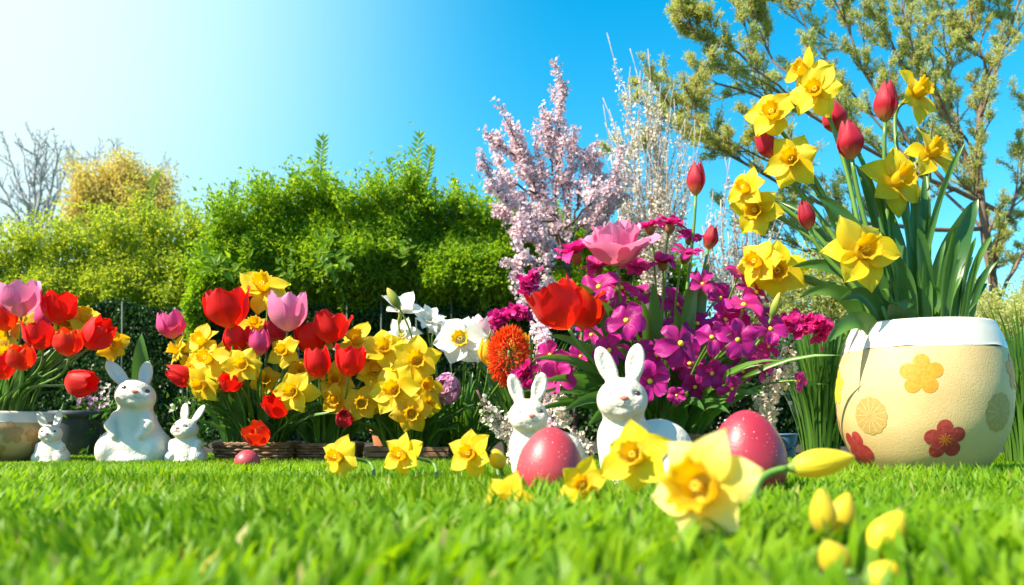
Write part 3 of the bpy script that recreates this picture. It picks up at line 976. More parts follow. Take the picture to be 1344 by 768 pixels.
def sd_cone(p, a, b, ra, rb):
    a, b = np.asarray(a, float), np.asarray(b, float)
    ab = b - a
    t = np.clip(((p - a) @ ab) / (ab @ ab), 0, 1)
    return np.linalg.norm(p - a - t[:, None] * ab, axis=1) - (ra + (rb - ra) * t)


def smin(a, b, k):
    h = np.clip(.5 + .5 * (b - a) / k, 0, 1)
    return b + (a - b) * h - k * h * (1 - h)


def smax(a, b, k): return -smin(-a, -b, k)


def rabbit(name, label, px, base_py, y, hpx, pose, turn=0.0, dark_eyes=True, group='white rabbit figurines'):
    """pose: dict with head centre/rotation, ears, body prims in units of the total height"""
    H = hpx * y / FPX
    base = spot(px, 0, y)
    root = thing(name, label, 'rabbit figurine', base, group)
    hc = np.array(pose['head_c']); hr = np.array(pose['head_r']); HR = rot(*pose['head_rot'])

    def head_sdf(p):
        q = (p - hc) @ HR          # head space: -y is the face
        d = sd_ell(q, (0, 0, 0), hr)
        d = smin(d, sd_ell(q, (hr[0] * .34, -hr[1] * .56, -hr[2] * .34), hr * .52), .04)
        d = smin(d, sd_ell(q, (-hr[0] * .34, -hr[1] * .56, -hr[2] * .34), hr * .52), .04)
        d = smin(d, sd_ell(q, (0, -hr[1] * .86, -hr[2] * .20), hr * (.30, .30, .22)), .04)
        d = smin(d, sd_ell(q, (0, -hr[1] * .70, -hr[2] * .70), hr * (.34, .36, .22)), .03)
        for s in (1, -1):       # shallow eye sockets
            d = smax(d, -sd_ell(q, (s * hr[0] * .56, -hr[1] * .95, hr[2] * .20), hr * (.20, .22, .18)), .02)
        return d

    ears = []
    for s, (ex, ez, lean, toe, ln, wd) in pose['ears']:
        c0 = np.array((ex, pose.get('ear_y', .02), ez))
        Re = HR @ rot(-6, lean, toe)
        ears.append((hc + HR @ c0, Re, ln, wd))

    def ear_sdf(p):
        d = None
        for c, Re, ln, wd in ears:
            q = (p - c) @ Re
            t = np.clip(q[:, 2] / ln, 0, 1)
            # width of the ear: narrow root, widest at 60 %, rounded tip
            e = sd_ell(q, (0, 0, ln * .52), (wd, wd * .42, ln * .52))
            e = smin(e, sd_cone(q, (0, 0, -.03), (0, 0, ln * .3), wd * .62, wd * .62), .02)
            e = smax(e, -sd_ell(q, (0, -wd * .50, ln * .55), (wd * .66, wd * .42, ln * .40)), .012)
            d = e if d is None else np.minimum(d, e)
        return d

    def body(p):
        d = None
        for pr in pose['body']:
            if pr[0] == 'e': e = sd_ell(p, pr[1], pr[2], rot(*pr[3]) if len(pr) > 3 else None); k = pr[4] if len(pr) > 4 else .07
            else: e = sd_cone(p, pr[1], pr[2], pr[3], pr[4]); k = .028
            d = e if d is None else smin(d, e, k)
        d = smin(d, head_sdf(p), .055)
        d = smin(d, ear_sdf(p), .022)
        return d + .0012 * np.sin(p[:, 0] * 61) * np.sin(p[:, 1] * 53 + 1) * np.sin(p[:, 2] * 47)

    lo, hi = np.array(pose['lo'], float), np.array(pose['hi'], float)
    V, F = surface_nets(body, lo, hi, 118)
    Tz = rot(0, 0, turn)
    toW = lambda v: (np.asarray(v) @ Tz.T) * H + base
    mk('body', toW(V), F, M['plaster'], root)

    def on_head(dx, dz):
        """point on the face seen along head-space +y at (dx, dz) in head radii"""
        o = np.array((dx * hr[0], -hr[1] * 2.2, dz * hr[2])); s = np.array((0, 1.0, 0))
        t = 0.0
        for _ in range(60):
            q = (o + s * t) @ HR.T + hc
            dd = body(q[None])[0]
            if dd < .0006: break
            t += dd * .8
        return (o + s * t) @ HR.T + hc
    er = hr[0] * .125
    for s in (-1, 1):
        c = on_head(s * .56, .20)
        sv, sf, su = lathe([(0.001, -1)] + [(math.sin(a), -math.cos(a)) for a in np.linspace(.3, math.pi - .3, 7)] + [(.001, 1)], 14)
        mk('eye', toW(sv * er * (1, .55, .9) @ (HR @ rot(0, 0, s * 28)).T + c), sf,
           M['eyepaint'] if (dark_eyes or s > 0) else M['paleeye'], root)
    # nose: small rounded triangle
    c = on_head(0, -.10)
    sv, sf, su = lathe([(0.001, -1)] + [(math.sin(a), -math.cos(a)) for a in np.linspace(.3, math.pi - .3, 7)] + [(.001, 1)], 16)
    sv = sv * (hr[0] * .17, hr[1] * .09, hr[2] * .12); sv[:, 0] *= 1 + .45 * np.sign(sv[:, 2]) * np.minimum(1, np.abs(sv[:, 2]) / (hr[2] * .08)) * .8
    mk('nose', toW(sv @ HR.T + c), sf, M['nose'], root)
    mb = MB()
    lw = .0042
    line = [on_head(0, -.2), on_head(0, -.34)]
    mb.add(*tube(line, lw, 5))
    for s in (-1, 1):
        mb.add(*tube([on_head(s * a, b) for a, b in ((0, -.34), (.12, -.42), (.28, -.42), (.42, -.34))], np.linspace(lw, lw * .4, 4), 5))
    mb.V = [toW(v) for v in mb.V]
    mb.build('mouth', M['greyline'], root)
    mb = MB()
    for s in (-1, 1):
        for j in range(3):
            a = on_head(s * (.38 + .03 * j), -.16 - .12 * j)
            b = on_head(s * (.84 - .05 * j), -.14 - .17 * j)
            mb.add(*tube([a, (a + b) / 2 + (b - a)[[0, 1, 2]] * 0 + HR @ np.array((0, -.010, .004)), b], np.linspace(lw * .45, lw * .2, 3), 4))
    mb.V = [toW(v) for v in mb.V]
    mb.build('whiskers', M['greyline'], root)
    CLEAR.append((base[0], base[1], .30 * H))
    return root


def sit_body(fat=1.0, arms=True, feet=True):
    b = [('e', (0, .04, .17), (.315 * fat, .30, .205)), ('e', (0, .0, .31), (.225 * fat, .21, .20)), ('e', (0, -.01, .46), (.165 * fat, .16, .15)),
         ('e', (0, .0, .05), (.30 * fat, .29, .10)), ('e', (0, .31, .14), (.09, .09, .085))]
    for s in (-1, 1):
        b += [('e', (s * .21 * fat, -.06, .14), (.12, .205, .150), (0, 0, 0), .07)]
        if arms: b += [('c', (s * .135 * fat, -.10, .45), (s * .165 * fat, -.18, .37), .056, .050), ('c', (s * .165 * fat, -.18, .37), (s * .115 * fat, -.228, .275), .050, .036)]
        if feet: b += [('c', (s * .17, -.16, .035), (s * .16, -.30, .03), .062, .05)]
    return b

POSE_BIG = dict(head_c=(.01, -.04, .645), head_r=(.184, .178, .152), head_rot=(-13, 9, 14), ears=[(-1, (-.085, .095, -46, 10, .29, .070)), (1, (.055, .115, -4, -14, .255, .066))],
                body=sit_body(1.0, True, False), lo=(-.46, -.42, -.05), hi=(.46, .45, 1.08), ear_y=.05)
POSE_KID = dict(head_c=(0, -.04, .565), head_r=(.195, .185, .165), head_rot=(-4, 0, 6), ears=[(-1, (-.085, .10, -26, 8, .31, .072)), (1, (.075, .115, 10, -10, .32, .072))],
                body=[('e', (0, .04, .16), (.29, .28, .19)), ('e', (0, -.0, .30), (.225, .20, .19)), ('e', (0, .0, .05), (.27, .27, .09)), ('e', (0, .29, .13), (.08, .08, .08)),
                      ('c', (-.19, -.06, .34), (-.17, -.19, .16), .07, .052), ('c', (.19, -.06, .34), (.17, -.19, .16), .07, .052),
                      ('e', (-.2, -.06, .12), (.11, .19, .13), (0, 0, 0), .03), ('e', (.2, -.06, .12), (.11, .19, .13), (0, 0, 0), .03)],
                lo=(-.46, -.44, -.05), hi=(.46, .44, 1.12))
POSE_KID2 = dict(POSE_KID, head_rot=(-10, 6, -20), ears=[(-1, (-.07, .11, -12, 8, .30, .072)), (1, (.085, .11, 26, -12, .33, .072))])
# 3/4 sitting rabbits: chest to the camera, back humping away to the right
POSE_34 = dict(head_c=(-.15, -.10, .63), head_r=(.172, .165, .152), head_rot=(-6, 2, -6), ears=[(-1, (-.055, .11, -24, 10, .275, .066)), (1, (.065, .12, 6, -8, .275, .066))],
               body=[('e', (-.13, -.06, .36), (.185, .175, .22)), ('e', (-.12, -.06, .18), (.17, .17, .20)), ('e', (.13, .10, .27), (.25, .27, .235)), ('e', (.16, .10, .13), (.25, .27, .15)),
                     ('c', (-.22, -.16, .36), (-.215, -.23, .06), .062, .048), ('c', (-.04, -.17, .36), (-.045, -.24, .06), .062, .048),
                     ('c', (-.215, -.23, .05), (-.225, -.31, .03), .05, .042), ('c', (-.045, -.24, .05), (-.045, -.32, .03), .05, .042),
                     ('e', (.20, -.06, .13), (.12, .19, .13), (0, 0, 0), .03), ('c', (.20, -.16, .035), (.17, -.30, .03), .055, .045), ('e', (.34, .30, .2), (.08, .08, .08))],
               lo=(-.55, -.52, -.05), hi=(.62, .56, 1.12))

rabbit('rabbit_figurine', 'largest white rabbit figurine of the left trio, looking up, paws on its belly', 178, 610, 2.30, 140, POSE_BIG, turn=6, dark_eyes=True)
rabbit('rabbit_figurine', 'smallest white rabbit figurine, sitting next to the cut-off pot at the left', 68, 609, 2.30, 73, POSE_KID, turn=4)
rabbit('rabbit_figurine', 'small white rabbit figurine just right of the large rabbit, head turned to the tulips', 245, 611, 2.28, 84, POSE_KID2, turn=2)
rabbit('rabbit_figurine', 'white rabbit figurine with long ears in the middle, behind the blurred yellow daffodils', 842, 648, 1.30, 190, POSE_34, turn=2, dark_eyes=False)
rabbit('rabbit_figurine', 'small white rabbit figurine sitting half hidden behind the pink egg', 714, 640, 1.40, 148, dict(POSE_34, head_rot=(-4, -2, 4), ears=[(-1, (-.06, .11, -14, 10, .27, .066)), (1, (.07, .12, 18, -8, .27, .066))]), turn=4, dark_eyes=False)


# ------------------------------------------------------------------ eggs
def egg(label, px, y, wpx, hpx, tilt, mat, group='speckled painted eggs', sink=.08):
    w, h = wpx * y / FPX / 2, hpx * y / FPX
    prof = []
    for a in np.linspace(0.02, math.pi - .02, 40):
        zz = -math.cos(a)
        r = math.sin(a) * (1 - .17 * zz) * .99
        prof.append((w * r, h / 2 * zz))
    V, F, U = lathe(prof, 64)
    V = V @ rot(0, tilt, 0).T + np.array((0, 0, h / 2 * (1 - sink)))
    F += [tuple(range(64))[::-1], tuple(39 * 64 + k for k in range(64))]
    b = spot(px, 0, y)
    o = mk_at('easter_egg', V + b, F, mat, b, U)
    tag(o, label, 'egg', group)
    CLEAR.append((b[0], b[1], w * .6))
egg('speckled pink egg in the grass in front of the small white rabbit', 722, 1.12, 88, 102, 3, M['eggpink'])
egg('dark red speckled egg right of the rabbit, left of the big pot', 981, 1.16, 101, 122, -3, M['egg'])
egg('small pink egg lying in the grass by the wicker tray', 325, 2.05, 33, 27, 8, M['eggpink'])


# ------------------------------------------------------------------ pots
def pot_profile(rb, rm, rt, h, band):
    pts = [(rb * .86, 0.0), (rb * .96, h * .012), (rb * 1.02, h * .06), (rb * 1.02 + (rm - rb * 1.02) * .48, h * .17), (rm * .955, h * .33), (rm, h * .52), (rm * .985, h * .67), (rm * .935, h * .81), ((rm * .935 + rt) / 2, h * .91), (rt * 1.01, h * .975), (rt * .985, h)]
    return smooth_path(np.array([(a, 0, b) for a, b in pts]), 60)[:, [0, 2]]


class Pot:
    def __init__(s, name, label, c, rb, rm, rt, h, band, body_mat, rim_mat):
        s.c, s.h, s.rt = c, h, rt
        s.face = math.degrees(math.atan2(c[0], c[1]))
        s.prof = pot_profile(rb, rm, rt, h, band)
        s.root = thing(name, label, 'flower pot', c, None)
        zb = h * (1 - band)
        lower = s.prof[s.prof[:, 1] <= zb]; upper = s.prof[s.prof[:, 1] > zb]
        cut = np.array([[s.radius(zb), zb]])
        V, F, U = lathe(np.vstack((lower, cut)), 96)
        mk('body', V + c, F, body_mat, s.root, U)
        # white glazed band, rolled over the lip and down inside
        up = np.vstack((cut + [[.0003, 0]], upper + [[.0004, 0]], [[rt * .955, h * 1.008], [rt * .90, h * 1.002], [rt * .875, h * .97], [rt * .87, h * .88]]))
        V, F, U = lathe(up, 96)
        a = np.arctan2(V[:, 1], V[:, 0])
        first = np.arange(len(V)) < 96
        V[first, 2] += .0022 * np.sin(a[first] * 5 + 1) + .0012 * np.sin(a[first] * 11)
        mk('rim', V + c, F, rim_mat, s.root, U)
        V, F, U = lathe([(rt * .872, h * .90), (rt * .6, h * .915), (rt * .3, h * .92), (.001, h * .92)], 48)
        mk('soil', V + c, F, M['soil'], s.root, U)

    def radius(s, z): return float(np.interp(z, s.prof[:, 1], s.prof[:, 0]))

    def motif(s, ang, zf, size, kind, mat, squash=1.0, roll=0.0):
        """painted motif wrapped on the wall: ang from facing the camera (degrees, + to the right)"""
        nr, na = 8, 60
        V, F = [], []
        for i in range(nr + 1):
            for j in range(na):
                t = j * 2 * math.pi / na + roll
                if kind == 'flower': rr = .62 + .38 * abs(math.cos(2.5 * (t - roll))) ** .75
                elif kind == 'disc': rr = .97 + .03 * math.cos(12 * t)
                else: rr = 1.0
                q = size * rr * i / nr
                u, w = q * math.cos(t) * squash, q * math.sin(t)
                z = zf * s.h + w
                r = s.radius(z) + .0006
                th = R(ang - s.face) + u / r
                V.append((s.c[0] + r * math.sin(th), s.c[1] - r * math.cos(th), s.c[2] + z))
        for i in range(nr):
            for j in range(na):
                a, b = i * na + j, i * na + (j + 1) % na
                F.append((a, b, b + na, a + na))
        return mk('painted_flower', V, F, mat, s.root)

    def spokes(s, ang, zf, size, n, mat, inner=.12, wid=.05, squash=1.0, gap=.9):
        mb = MB()
        for k in range(n):
            t = k * 2 * math.pi / n + .2
            V = []
            for q, w in ((inner, wid * .5), ((inner + gap) / 2, wid), (gap, wid * .7)):
                for sg in (-1, 1):
                    u = size * (q * math.cos(t) - sg * w * math.sin(t)) * squash
                    z = zf * s.h + size * (q * math.sin(t) + sg * w * math.cos(t))
                    r = s.radius(z) + .0010
                    th = R(ang - s.face) + u / r
                    V.append((s.c[0] + r * math.sin(th), s.c[1] - r * math.cos(th), s.c[2] + z))
            mb.add(V, [(0, 1, 3, 2), (2, 3, 5, 4)])
        return mb.build('painted_lines', mat, s.root)

hb = (HORIZON - 428) * BIGPOT[1] / FPX + CAM_H
bigpot = Pot('flower_pot', 'large cream egg-shaped flower pot with white rim and painted flowers, at the right', BIGPOT, .098, BIGPOT_R, .122, hb, .17, M['creampot'], M['whiteglaze'])
zf = lambda py: (CAM_H + (HORIZON - py) * (BIGPOT[1] - BIGPOT_R * .95) / FPX) / hb
bigpot.motif(-.5, zf(491), .0355, 'flower', M['motif_o'], 1.0, R(90))
bigpot.motif(15, zf(577), .034, 'flower', M['motif_r'], 1.0, R(96))
bigpot.spokes(15, zf(577), .034, 9, M['motif_o'], .03, .022, gap=.32)
bigpot.motif(-34, zf(545), .034, 'disc', M['motif_t'], .98)
bigpot.spokes(-34, zf(545), .034, 13, M['creampot'], .12, .022)
bigpot.motif(54, zf(541), .034, 'disc', M['motif_t'], 1.0)
bigpot.spokes(54, zf(541), .034, 13, M['creampot'], .12, .022)
bigpot.motif(-73, zf(503), .033, 'flower', M['motif_y'], 1.0, R(90))
bigpot.motif(-55, zf(592), .036, 'flower', M['motif_r'], 1.0, R(60))
bigpot.motif(76, zf(486), .034, 'flower', M['motif_o'], 1.0, R(90))

hl = (HORIZON - 541) * LEFTPOT[1] / FPX + CAM_H
leftpot = Pot('flower_pot', 'tan flower pot with white rim, cut off by the left edge of the photo', LEFTPOT, .125, .172, .150, hl, .20, M['tanpot'], M['whiteglaze'])
for a, z_, sz in ((18, .60, .030), (44, .34, .026), (62, .60, .026), (34, .56, .018), (5, .28, .026)):
    leftpot.motif(a, z_, sz, 'flower', M['motif_b'], 1.0, R(90))


# ------------------------------------------------------------------ wicker trays
def wicker(name, label, c, w, d, h, rows, mat_, seed, shape='rect', slats=False):
    root = thing(name, label, 'planter', c)
    g = np.random.default_rng(seed)

    def outline(n, k=1.0, off=0.0):
        a = np.linspace(0, 2 * math.pi, n, endpoint=False)
        e = 2.0 if shape == 'round' else 5.0
        ca, sa = np.cos(a), np.sin(a)
        r = (np.abs(ca) ** e + np.abs(sa) ** e) ** (-1 / e)
        return np.stack((ca * r * (w / 2 * k + off), sa * r * (d / 2 * k + off)), 1), a
    n = 96
    mb = MB()
    if not slats:
        for i in range(rows):
            z = h * (i + .5) / rows
            k = .92 + .08 * z / h
            o, a = outline(n, k)
            wave = .0028 * np.cos(a * 14 + (i % 2) * math.pi)
            nn = o / np.linalg.norm(o, axis=1, keepdims=True)
            p = np.column_stack((o + nn * wave[:, None], np.full(n, z) + g.normal(size=n) * .0003))
            p = np.vstack((p, p[:1]))
            V, F, U = tube(p + c, h / rows * .56, 6, False)
            mb.add(V, F, U)
        mb.build('weave', M[mat_], root)
        rb = MB()
        o, a = outline(n, 1.0, .002)
        for ph in (0, math.pi):
            p = np.column_stack((o, h + .003 + .003 * np.sin(a * 20 + ph)))
            rb.add(*tube(np.vstack((p, p[:1])) + c, .0042, 6, False))
        rb.build('rim', M[mat_], root)
        st = MB()
        for t in range(28):
            j = int(t * n / 28); q = o[j]
            st.add(*tube([np.array((*(q * .92), 0)) + c, np.array((*(q * .99), h)) + c], .0022, 5))
        st.build('stakes', M[mat_], root)
    else:
        for i in range(rows):
            z = h * (i + .5) / rows
            for sx, sy, lx, ly in ((0, -d / 2, w, .008), (0, d / 2, w, .008), (-w / 2 + .004, 0, .008, d - .018), (w / 2 - .004, 0, .008, d - .018)):
                V, F = box((c[0] + sx, c[1] + sy, z), (lx, ly, h / rows * .86))
                m1 = MB().add(V, F); o = m1.build('board', M[mat_], root, False)
                bv = o.modifiers.new('bevel', 'BEVEL'); bv.width = .0015; bv.segments = 2
    o, a = outline(40, .90)
    V = np.column_stack((o, np.full(40, h * .82))) + c
    mk('soil', V, [tuple(range(40))], M['soil'], root)
    return root

TA = spot(339, 0, 2.46); TB = spot(432, 0, 2.52); TC = spot(538, 0, 2.55)
wicker('wicker_tray', 'low brown wicker tray at the left, planted with red tulips and daffodils', TA, .208, .19, .050, 6, 'wicker', 1)
wicker('wicker_tray', 'low brown wicker tray in the middle, under the dark tulip and small daffodils', TB, .176, .18, .047, 6, 'wicker', 2)
wicker('wooden_planter', 'low brown wooden planter box below the yellow and white daffodils', TC, .236, .17, .045, 3, 'wicker', 3, slats=True)
BQ = spot(868, 0, 1.72)
wicker('wicker_basket', 'round brown wicker basket holding the magenta bouquet, behind the white rabbit', BQ, .20, .17, .075, 8, 'wicker', 4, shape='round')
CLEAR += [(TA[0] + k * .05, TA[1], .085) for k in (-1.2, 0, 1.2)] + [(TB[0] + k * .05, TB[1], .08) for k in (-1, 0, 1)] + [(TC[0] + k * .06, TC[1], .08) for k in (-1.2, 0, 1.2)] + [(BQ[0], BQ[1], .085)]


def small_pot(name, label, px, y, r0, r1, h, mat, cat='flower pot'):
    c = spot(px, 0, y)
    root = thing(name, label, cat, c)
    V, F, U = lathe([(.001, 0), (r0 * .95, 0), (r0, .003), (r1 * .97, h * .86)], 40)
    mk('body', V + c, F, mat, root, U)
    V, F, U = lathe([(r1 * .97, h * .85), (r1 * 1.07, h * .86), (r1 * 1.08, h * .99), (r1 * 1.05, h), (r1 * .96, h), (r1 * .92, h * .8)], 40)
    mk('rim', V + c, F, mat, root, U)
    V, F, U = lathe([(r1 * .93, h * .86), (.001, h * .88)], 32)
    mk('soil', V + c, F, M['soil'], root, U)
    return c
small_pot('terracotta_pot', 'small terracotta pot between the wicker tray and the white daffodils', 512, 2.72, .042, .058, .095, M['terracotta'])
GP = small_pot('planter', 'dark grey tapered planter behind the smallest rabbit', 101, 2.75, .055, .075, .15, M['greyplastic'], 'planter')
small_pot('planter', 'dark planter in the shade behind the big left rabbit', 140, 3.0, .07, .085, .12, M['greyplastic'], 'planter')


def bucket(label, px, y, r, h, mat):
    c = spot(px, 0, y)
    root = thing('bucket', label, 'bucket', c)
    V, F, U = lathe([(.001, 0), (r * .80, 0), (r * .82, .004), (r * .985, h * .94)], 40)
    mk('body', V + c, F, mat, root, U)
    V, F, U = lathe([(r * .98, h * .93), (r * 1.03, h * .94), (r * 1.04, h), (r * .98, h * 1.01), (r * .94, h * .98), (r * .78, .01), (.001, .01)], 40)
    mk('rim', V + c, F, mat, root, U)
    hp = [(c[0] - r, c[1], h * .97), (c[0] - r * .8, c[1] - r * .5, h * .60), (c[0], c[1] - r * 1.06, h * .42), (c[0] + r * .8, c[1] - r * .5, h * .60), (c[0] + r, c[1], h * .97)]
    V, F, U = tube(smooth_path(hp, 20), .002, 5)
    mk('handle', V, F, M['fencemetal'], root, U)
bucket('white enamel bucket in the shade behind the dark red egg', 985, 2.5, .07, .12, M['whitepaint'])
bucket('small blue bucket beside the white one, behind the dark red egg', 1026, 2.6, .045, .08, M['bluepaint'])
# ------------------------------------------------------------------ flower builders
G = np.random.default_rng(99)


def tulip_petals(W, H, open_, n=6, seed=0, inner=True):
    """local vertex grids of a tulip cup, axis +Z, base at origin"""
    g = np.random.default_rng(seed)
    nu, nv = 12, 9
    u = np.linspace(0, 1, nu)[:, None]; v = np.linspace(-1, 1, nv)[None, :]
    out = []
    Rm = W * .5
    for k in range(n):
        ring = k % 2
        a0 = k * 2 * math.pi / n + g.normal() * .07
        op = open_ + g.normal() * .06
        belly = np.sin(np.clip(u / .52, 0, 1) * math.pi / 2) ** .75
        late = np.clip((u - .42) / .58, 0, 1)
        r = Rm * (.10 + .90 * belly) * (1 - (1 - op) * late ** 1.6)
        r = r * (1.0 if ring else .93)
        ha = R(50 if n == 6 else 40) * (np.clip(.62 + 1.1 * u, 0, 1) * np.sqrt(np.clip(1 - np.clip((u - .45) / .57, 0, 1) ** 2.3, 0, 1)) + .02)
        ha = ha * (1 + .25 * (1 - op) * late)
        a = a0 + v * ha
        flat = 1 + .07 * np.abs(v) ** 2 * (1 if ring else -.3)
        rr = r * flat + Rm * .045 * np.sin(v * 5 + k) * u * g.normal()
        z = H * (u * (1 + .04 * g.normal()) - .08 * np.abs(v) ** 2 * u) - H * .10 * np.clip(op - 1.05, 0, 1) * late
        z = z + H * .015 * np.sin(v * 7 + k * 2) * late
        V = np.stack(np.broadcast_arrays(rr * np.cos(a), rr * np.sin(a), z), -1).reshape(-1, 3)
        U = np.stack(np.broadcast_arrays(v * .5 + .5 + k * 1.7, u), -1).reshape(-1, 2)
        out.append((V, grid_faces(nu, nv), U))
    return out


def star_petals(Rp, W, n, tilt, curl, seed, point=1.0, nu=10, nv=7, r0=.0, ruffle=.05):
    """petals spread around axis +Z: tilt>0 leans them forward (up), curl bends the tips back"""
    g = np.random.default_rng(seed)
    u = np.linspace(0, 1, nu)[:, None]; v = np.linspace(-1, 1, nv)[None, :]
    out = []
    for k in range(n):
        a0 = k * 2 * math.pi / n + g.normal() * .08
        L = Rp * (1 + .06 * g.normal())
        t = tilt + g.normal() * .13 + (.10 if k % 2 else -.05)
        if point > 0: w = .24 * (1 - u) ** 2 + np.clip(np.sin(math.pi * np.clip(u, 0, 1) ** .98), 0, 1) ** 1.02
        else: w = np.clip(.28 + 1.1 * u, 0, 1) * np.sqrt(np.clip(1 - np.clip((u - .62) / .39, 0, 1) ** 2.4, 0, 1))
        tt = t - curl * u * u * (1 + .5 * g.normal())
        x = r0 + L * u * np.cos(tt)
        z = L * u * np.sin(tt)
        y = v * W / 2 * w
        z = z + np.abs(v) ** 1.6 * W * .13 * w * (1 if g.random() < .7 else -1) + W * ruffle * np.sin(v * 4 + k + 6 * u) * u
        twist = g.normal() * .22 * u
        y, z = y * np.cos(twist), z + y * np.sin(twist)
        c, s = math.cos(a0), math.sin(a0)
        x, y, z = np.broadcast_arrays(x, y, z)
        V = np.stack((x * c - y * s, x * s + y * c, z), -1).reshape(-1, 3)
        U = np.stack(np.broadcast_arrays(v * .5 + .5 + k * 1.7, u), -1).reshape(-1, 2)
        out.append((V, grid_faces(nu, nv), U))
    return out


def trumpet(r0, r1, L, seed, frill=.10):
    g = np.random.default_rng(seed)
    n = 48
    a = np.arange(n) * 2 * math.pi / n
    V, U = [], []
    ph = g.random(4) * 6.28
    fr = lambda t: frill * t ** 3 * (np.sin(a * 9 + ph[0]) + .6 * np.sin(a * 14 + ph[1]) + .5 * np.sin(a * 5 + ph[2]))
    prof = [(0.0, .55), (.10, .85), (.3, .95), (.6, 1.0), (.85, 1.08), (1.0, 1.25)]
    for t, k in prof:
        r = (r0 + (r1 - r0) * t) * k / 1.05
        rr = r * (1 + fr(t))
        V.append(np.stack((rr * np.cos(a), rr * np.sin(a), L * t + L * .35 * fr(t)), 1)); U.append(np.stack((a * 2, np.full(n, t)), 1))
    # inside wall
    for t, k in prof[::-1]:
        r = (r0 + (r1 - r0) * t) * k / 1.05 * .93
        rr = r * (1 + fr(t))
        V.append(np.stack((rr * np.cos(a), rr * np.sin(a), L * (t * .97 + .02) + L * .35 * fr(t)), 1)); U.append(np.stack((a * 2, np.full(n, t * .8)), 1))
    F = grid_faces(len(prof) * 2, n, True)
    F.append(tuple((len(prof) * 2 - 1) * n + k for k in range(n)))
    return np.concatenate(V), F, np.concatenate(U)


def put(parts, Fr, pos):
    return [(V @ Fr.T + pos, F, U) for V, F, U in parts]


def strap_leaf(p0, p2, arch, w, rr, keel=.35, nu=12, wide=False):
    """a leaf blade from p0 to tip p2, arched upward by arch"""
    p0, p2 = np.asarray(p0, float), np.asarray(p2, float)
    t = np.linspace(0, 1, nu)[:, None]
    p1 = p0 * .45 + p2 * .55; p1 = np.array((p0[0] * .7 + p2[0] * .3, p0[1] * .7 + p2[1] * .3, p0[2] + (p2[2] - p0[2]) * .62 + arch + .17 * math.hypot(p2[0] - p0[0], p2[1] - p0[1])))
    path = (1 - t) ** 2 * p0 + 2 * (1 - t) * t * p1 + t * t * p2
    T = np.gradient(path, axis=0); T /= np.linalg.norm(T, axis=1, keepdims=True) + 1e-9
    side = np.cross(T, np.array((0.05, -1.0, .25))); side /= np.linalg.norm(side, axis=1, keepdims=True) + 1e-9
    tw = G.normal() * .55
    nrm = np.cross(side, T)
    ang = (tw * (1 - .6 * t) + .25 * np.sin(t * 5 + G.random() * 6))
    side, nrm = side * np.cos(ang) + nrm * np.sin(ang), -side * np.sin(ang) + nrm * np.cos(ang)
    if wide: ww = w * np.sin(math.pi * np.clip(.12 + .88 * t, 0, 1)) ** .75 * (1 - .12 * t) + .0003
    else: ww = w * (1 - .25 * (1 - t) ** 3) * np.sqrt(np.clip(1 - t ** 6, 0, 1)) * (1 - .35 * t) + .0004
    V, U = [], []
    for j, s in enumerate((-1, -.5, 0, .5, 1)):
        wav = .06 * w * np.sin(t * 11 + j) * abs(s) * t
        V.append(path + side * ww * .5 * s + nrm * (ww * keel * .5 * abs(s) ** 1.4 + wav)); U.append(np.column_stack((np.full(nu, rr), t[:, 0])))
    V = np.stack(V, 1).reshape(-1, 3); U = np.stack(U, 1).reshape(-1, 2)
    return V, grid_faces(nu, 5), U


def stem_path(root, head, axis, neck, stiff=.55, n=16):
    ln = np.linalg.norm(head - root)
    up = np.array((0, 0, 1.0))
    return bez(root, root + up * ln * stiff * .8 + (head - root) * .08, head - axis * neck, head, n)


ROOTS = {}
def set_root(key, c, z, rx, ry, fan=.45): ROOTS[key] = (np.asarray(c, float), z, rx, ry, fan)

set_root('L', LEFTPOT, hl * .9, .12, .10)
set_root('A', TA, .040, .085, .06, .6)
set_root('B', TB, .038, .07, .06, .6)
set_root('C', TC, .036, .095, .06, .6)
set_root('W', spot(600, 0, 2.66), .004, .10, .05, .7)
set_root('Q', BQ, .062, .075, .06, .5)
set_root('P', BIGPOT + np.array((0, 0, 0)), hb * .91, .105, .09, .55)


def root_point(key, head):
    c, z, rx, ry, fan = ROOTS[key]
    dx = np.clip((head[0] - c[0]) * fan, -rx, rx) + G.normal() * .006
    dy = np.clip((head[1] - c[1]) * fan, -ry, ry) + G.normal() * .012
    k = math.hypot(dx / rx, dy / ry)
    if k > .95: dx, dy = dx * .95 / k, dy * .95 / k
    return c + np.array((dx, dy, z))


def place(key, px, py, y, root=None):
    head = P(px, py, y)
    if key in ROOTS: return head, root_point(key, head)
    return head, root


SEED = [100]
def nseed():
    SEED[0] += 1
    return SEED[0]


def add_stem(root, head, axis, neck, r, parent, stiff=.55):
    path = stem_path(root, head, axis, neck, stiff)
    V, F, U = tube(path, np.linspace(r * 1.15, r * .85, len(path)), 8)
    U[:, 0] = .25 + .5 * G.random()
    mk('stem', V, F, M['stem'], parent, U)
    return path


def add_leaf(root, parent, length, w, out, arch=.02, mat='leaf', wide=True, key='leaf'):
    a = G.random() * 6.283
    d = np.asarray(out, float) if out is not None else np.array((math.cos(a), math.sin(a) * .7, 0)) * .5
    tip = root + np.array((d[0] * length, d[1] * length, length * (.86 - .35 * min(1, np.linalg.norm(d)))))
    V, F, U = strap_leaf(root, tip, arch, w, G.random(), .4 if wide else .3, 12, wide)
    return mk(key, V, F, M[mat], parent, U)


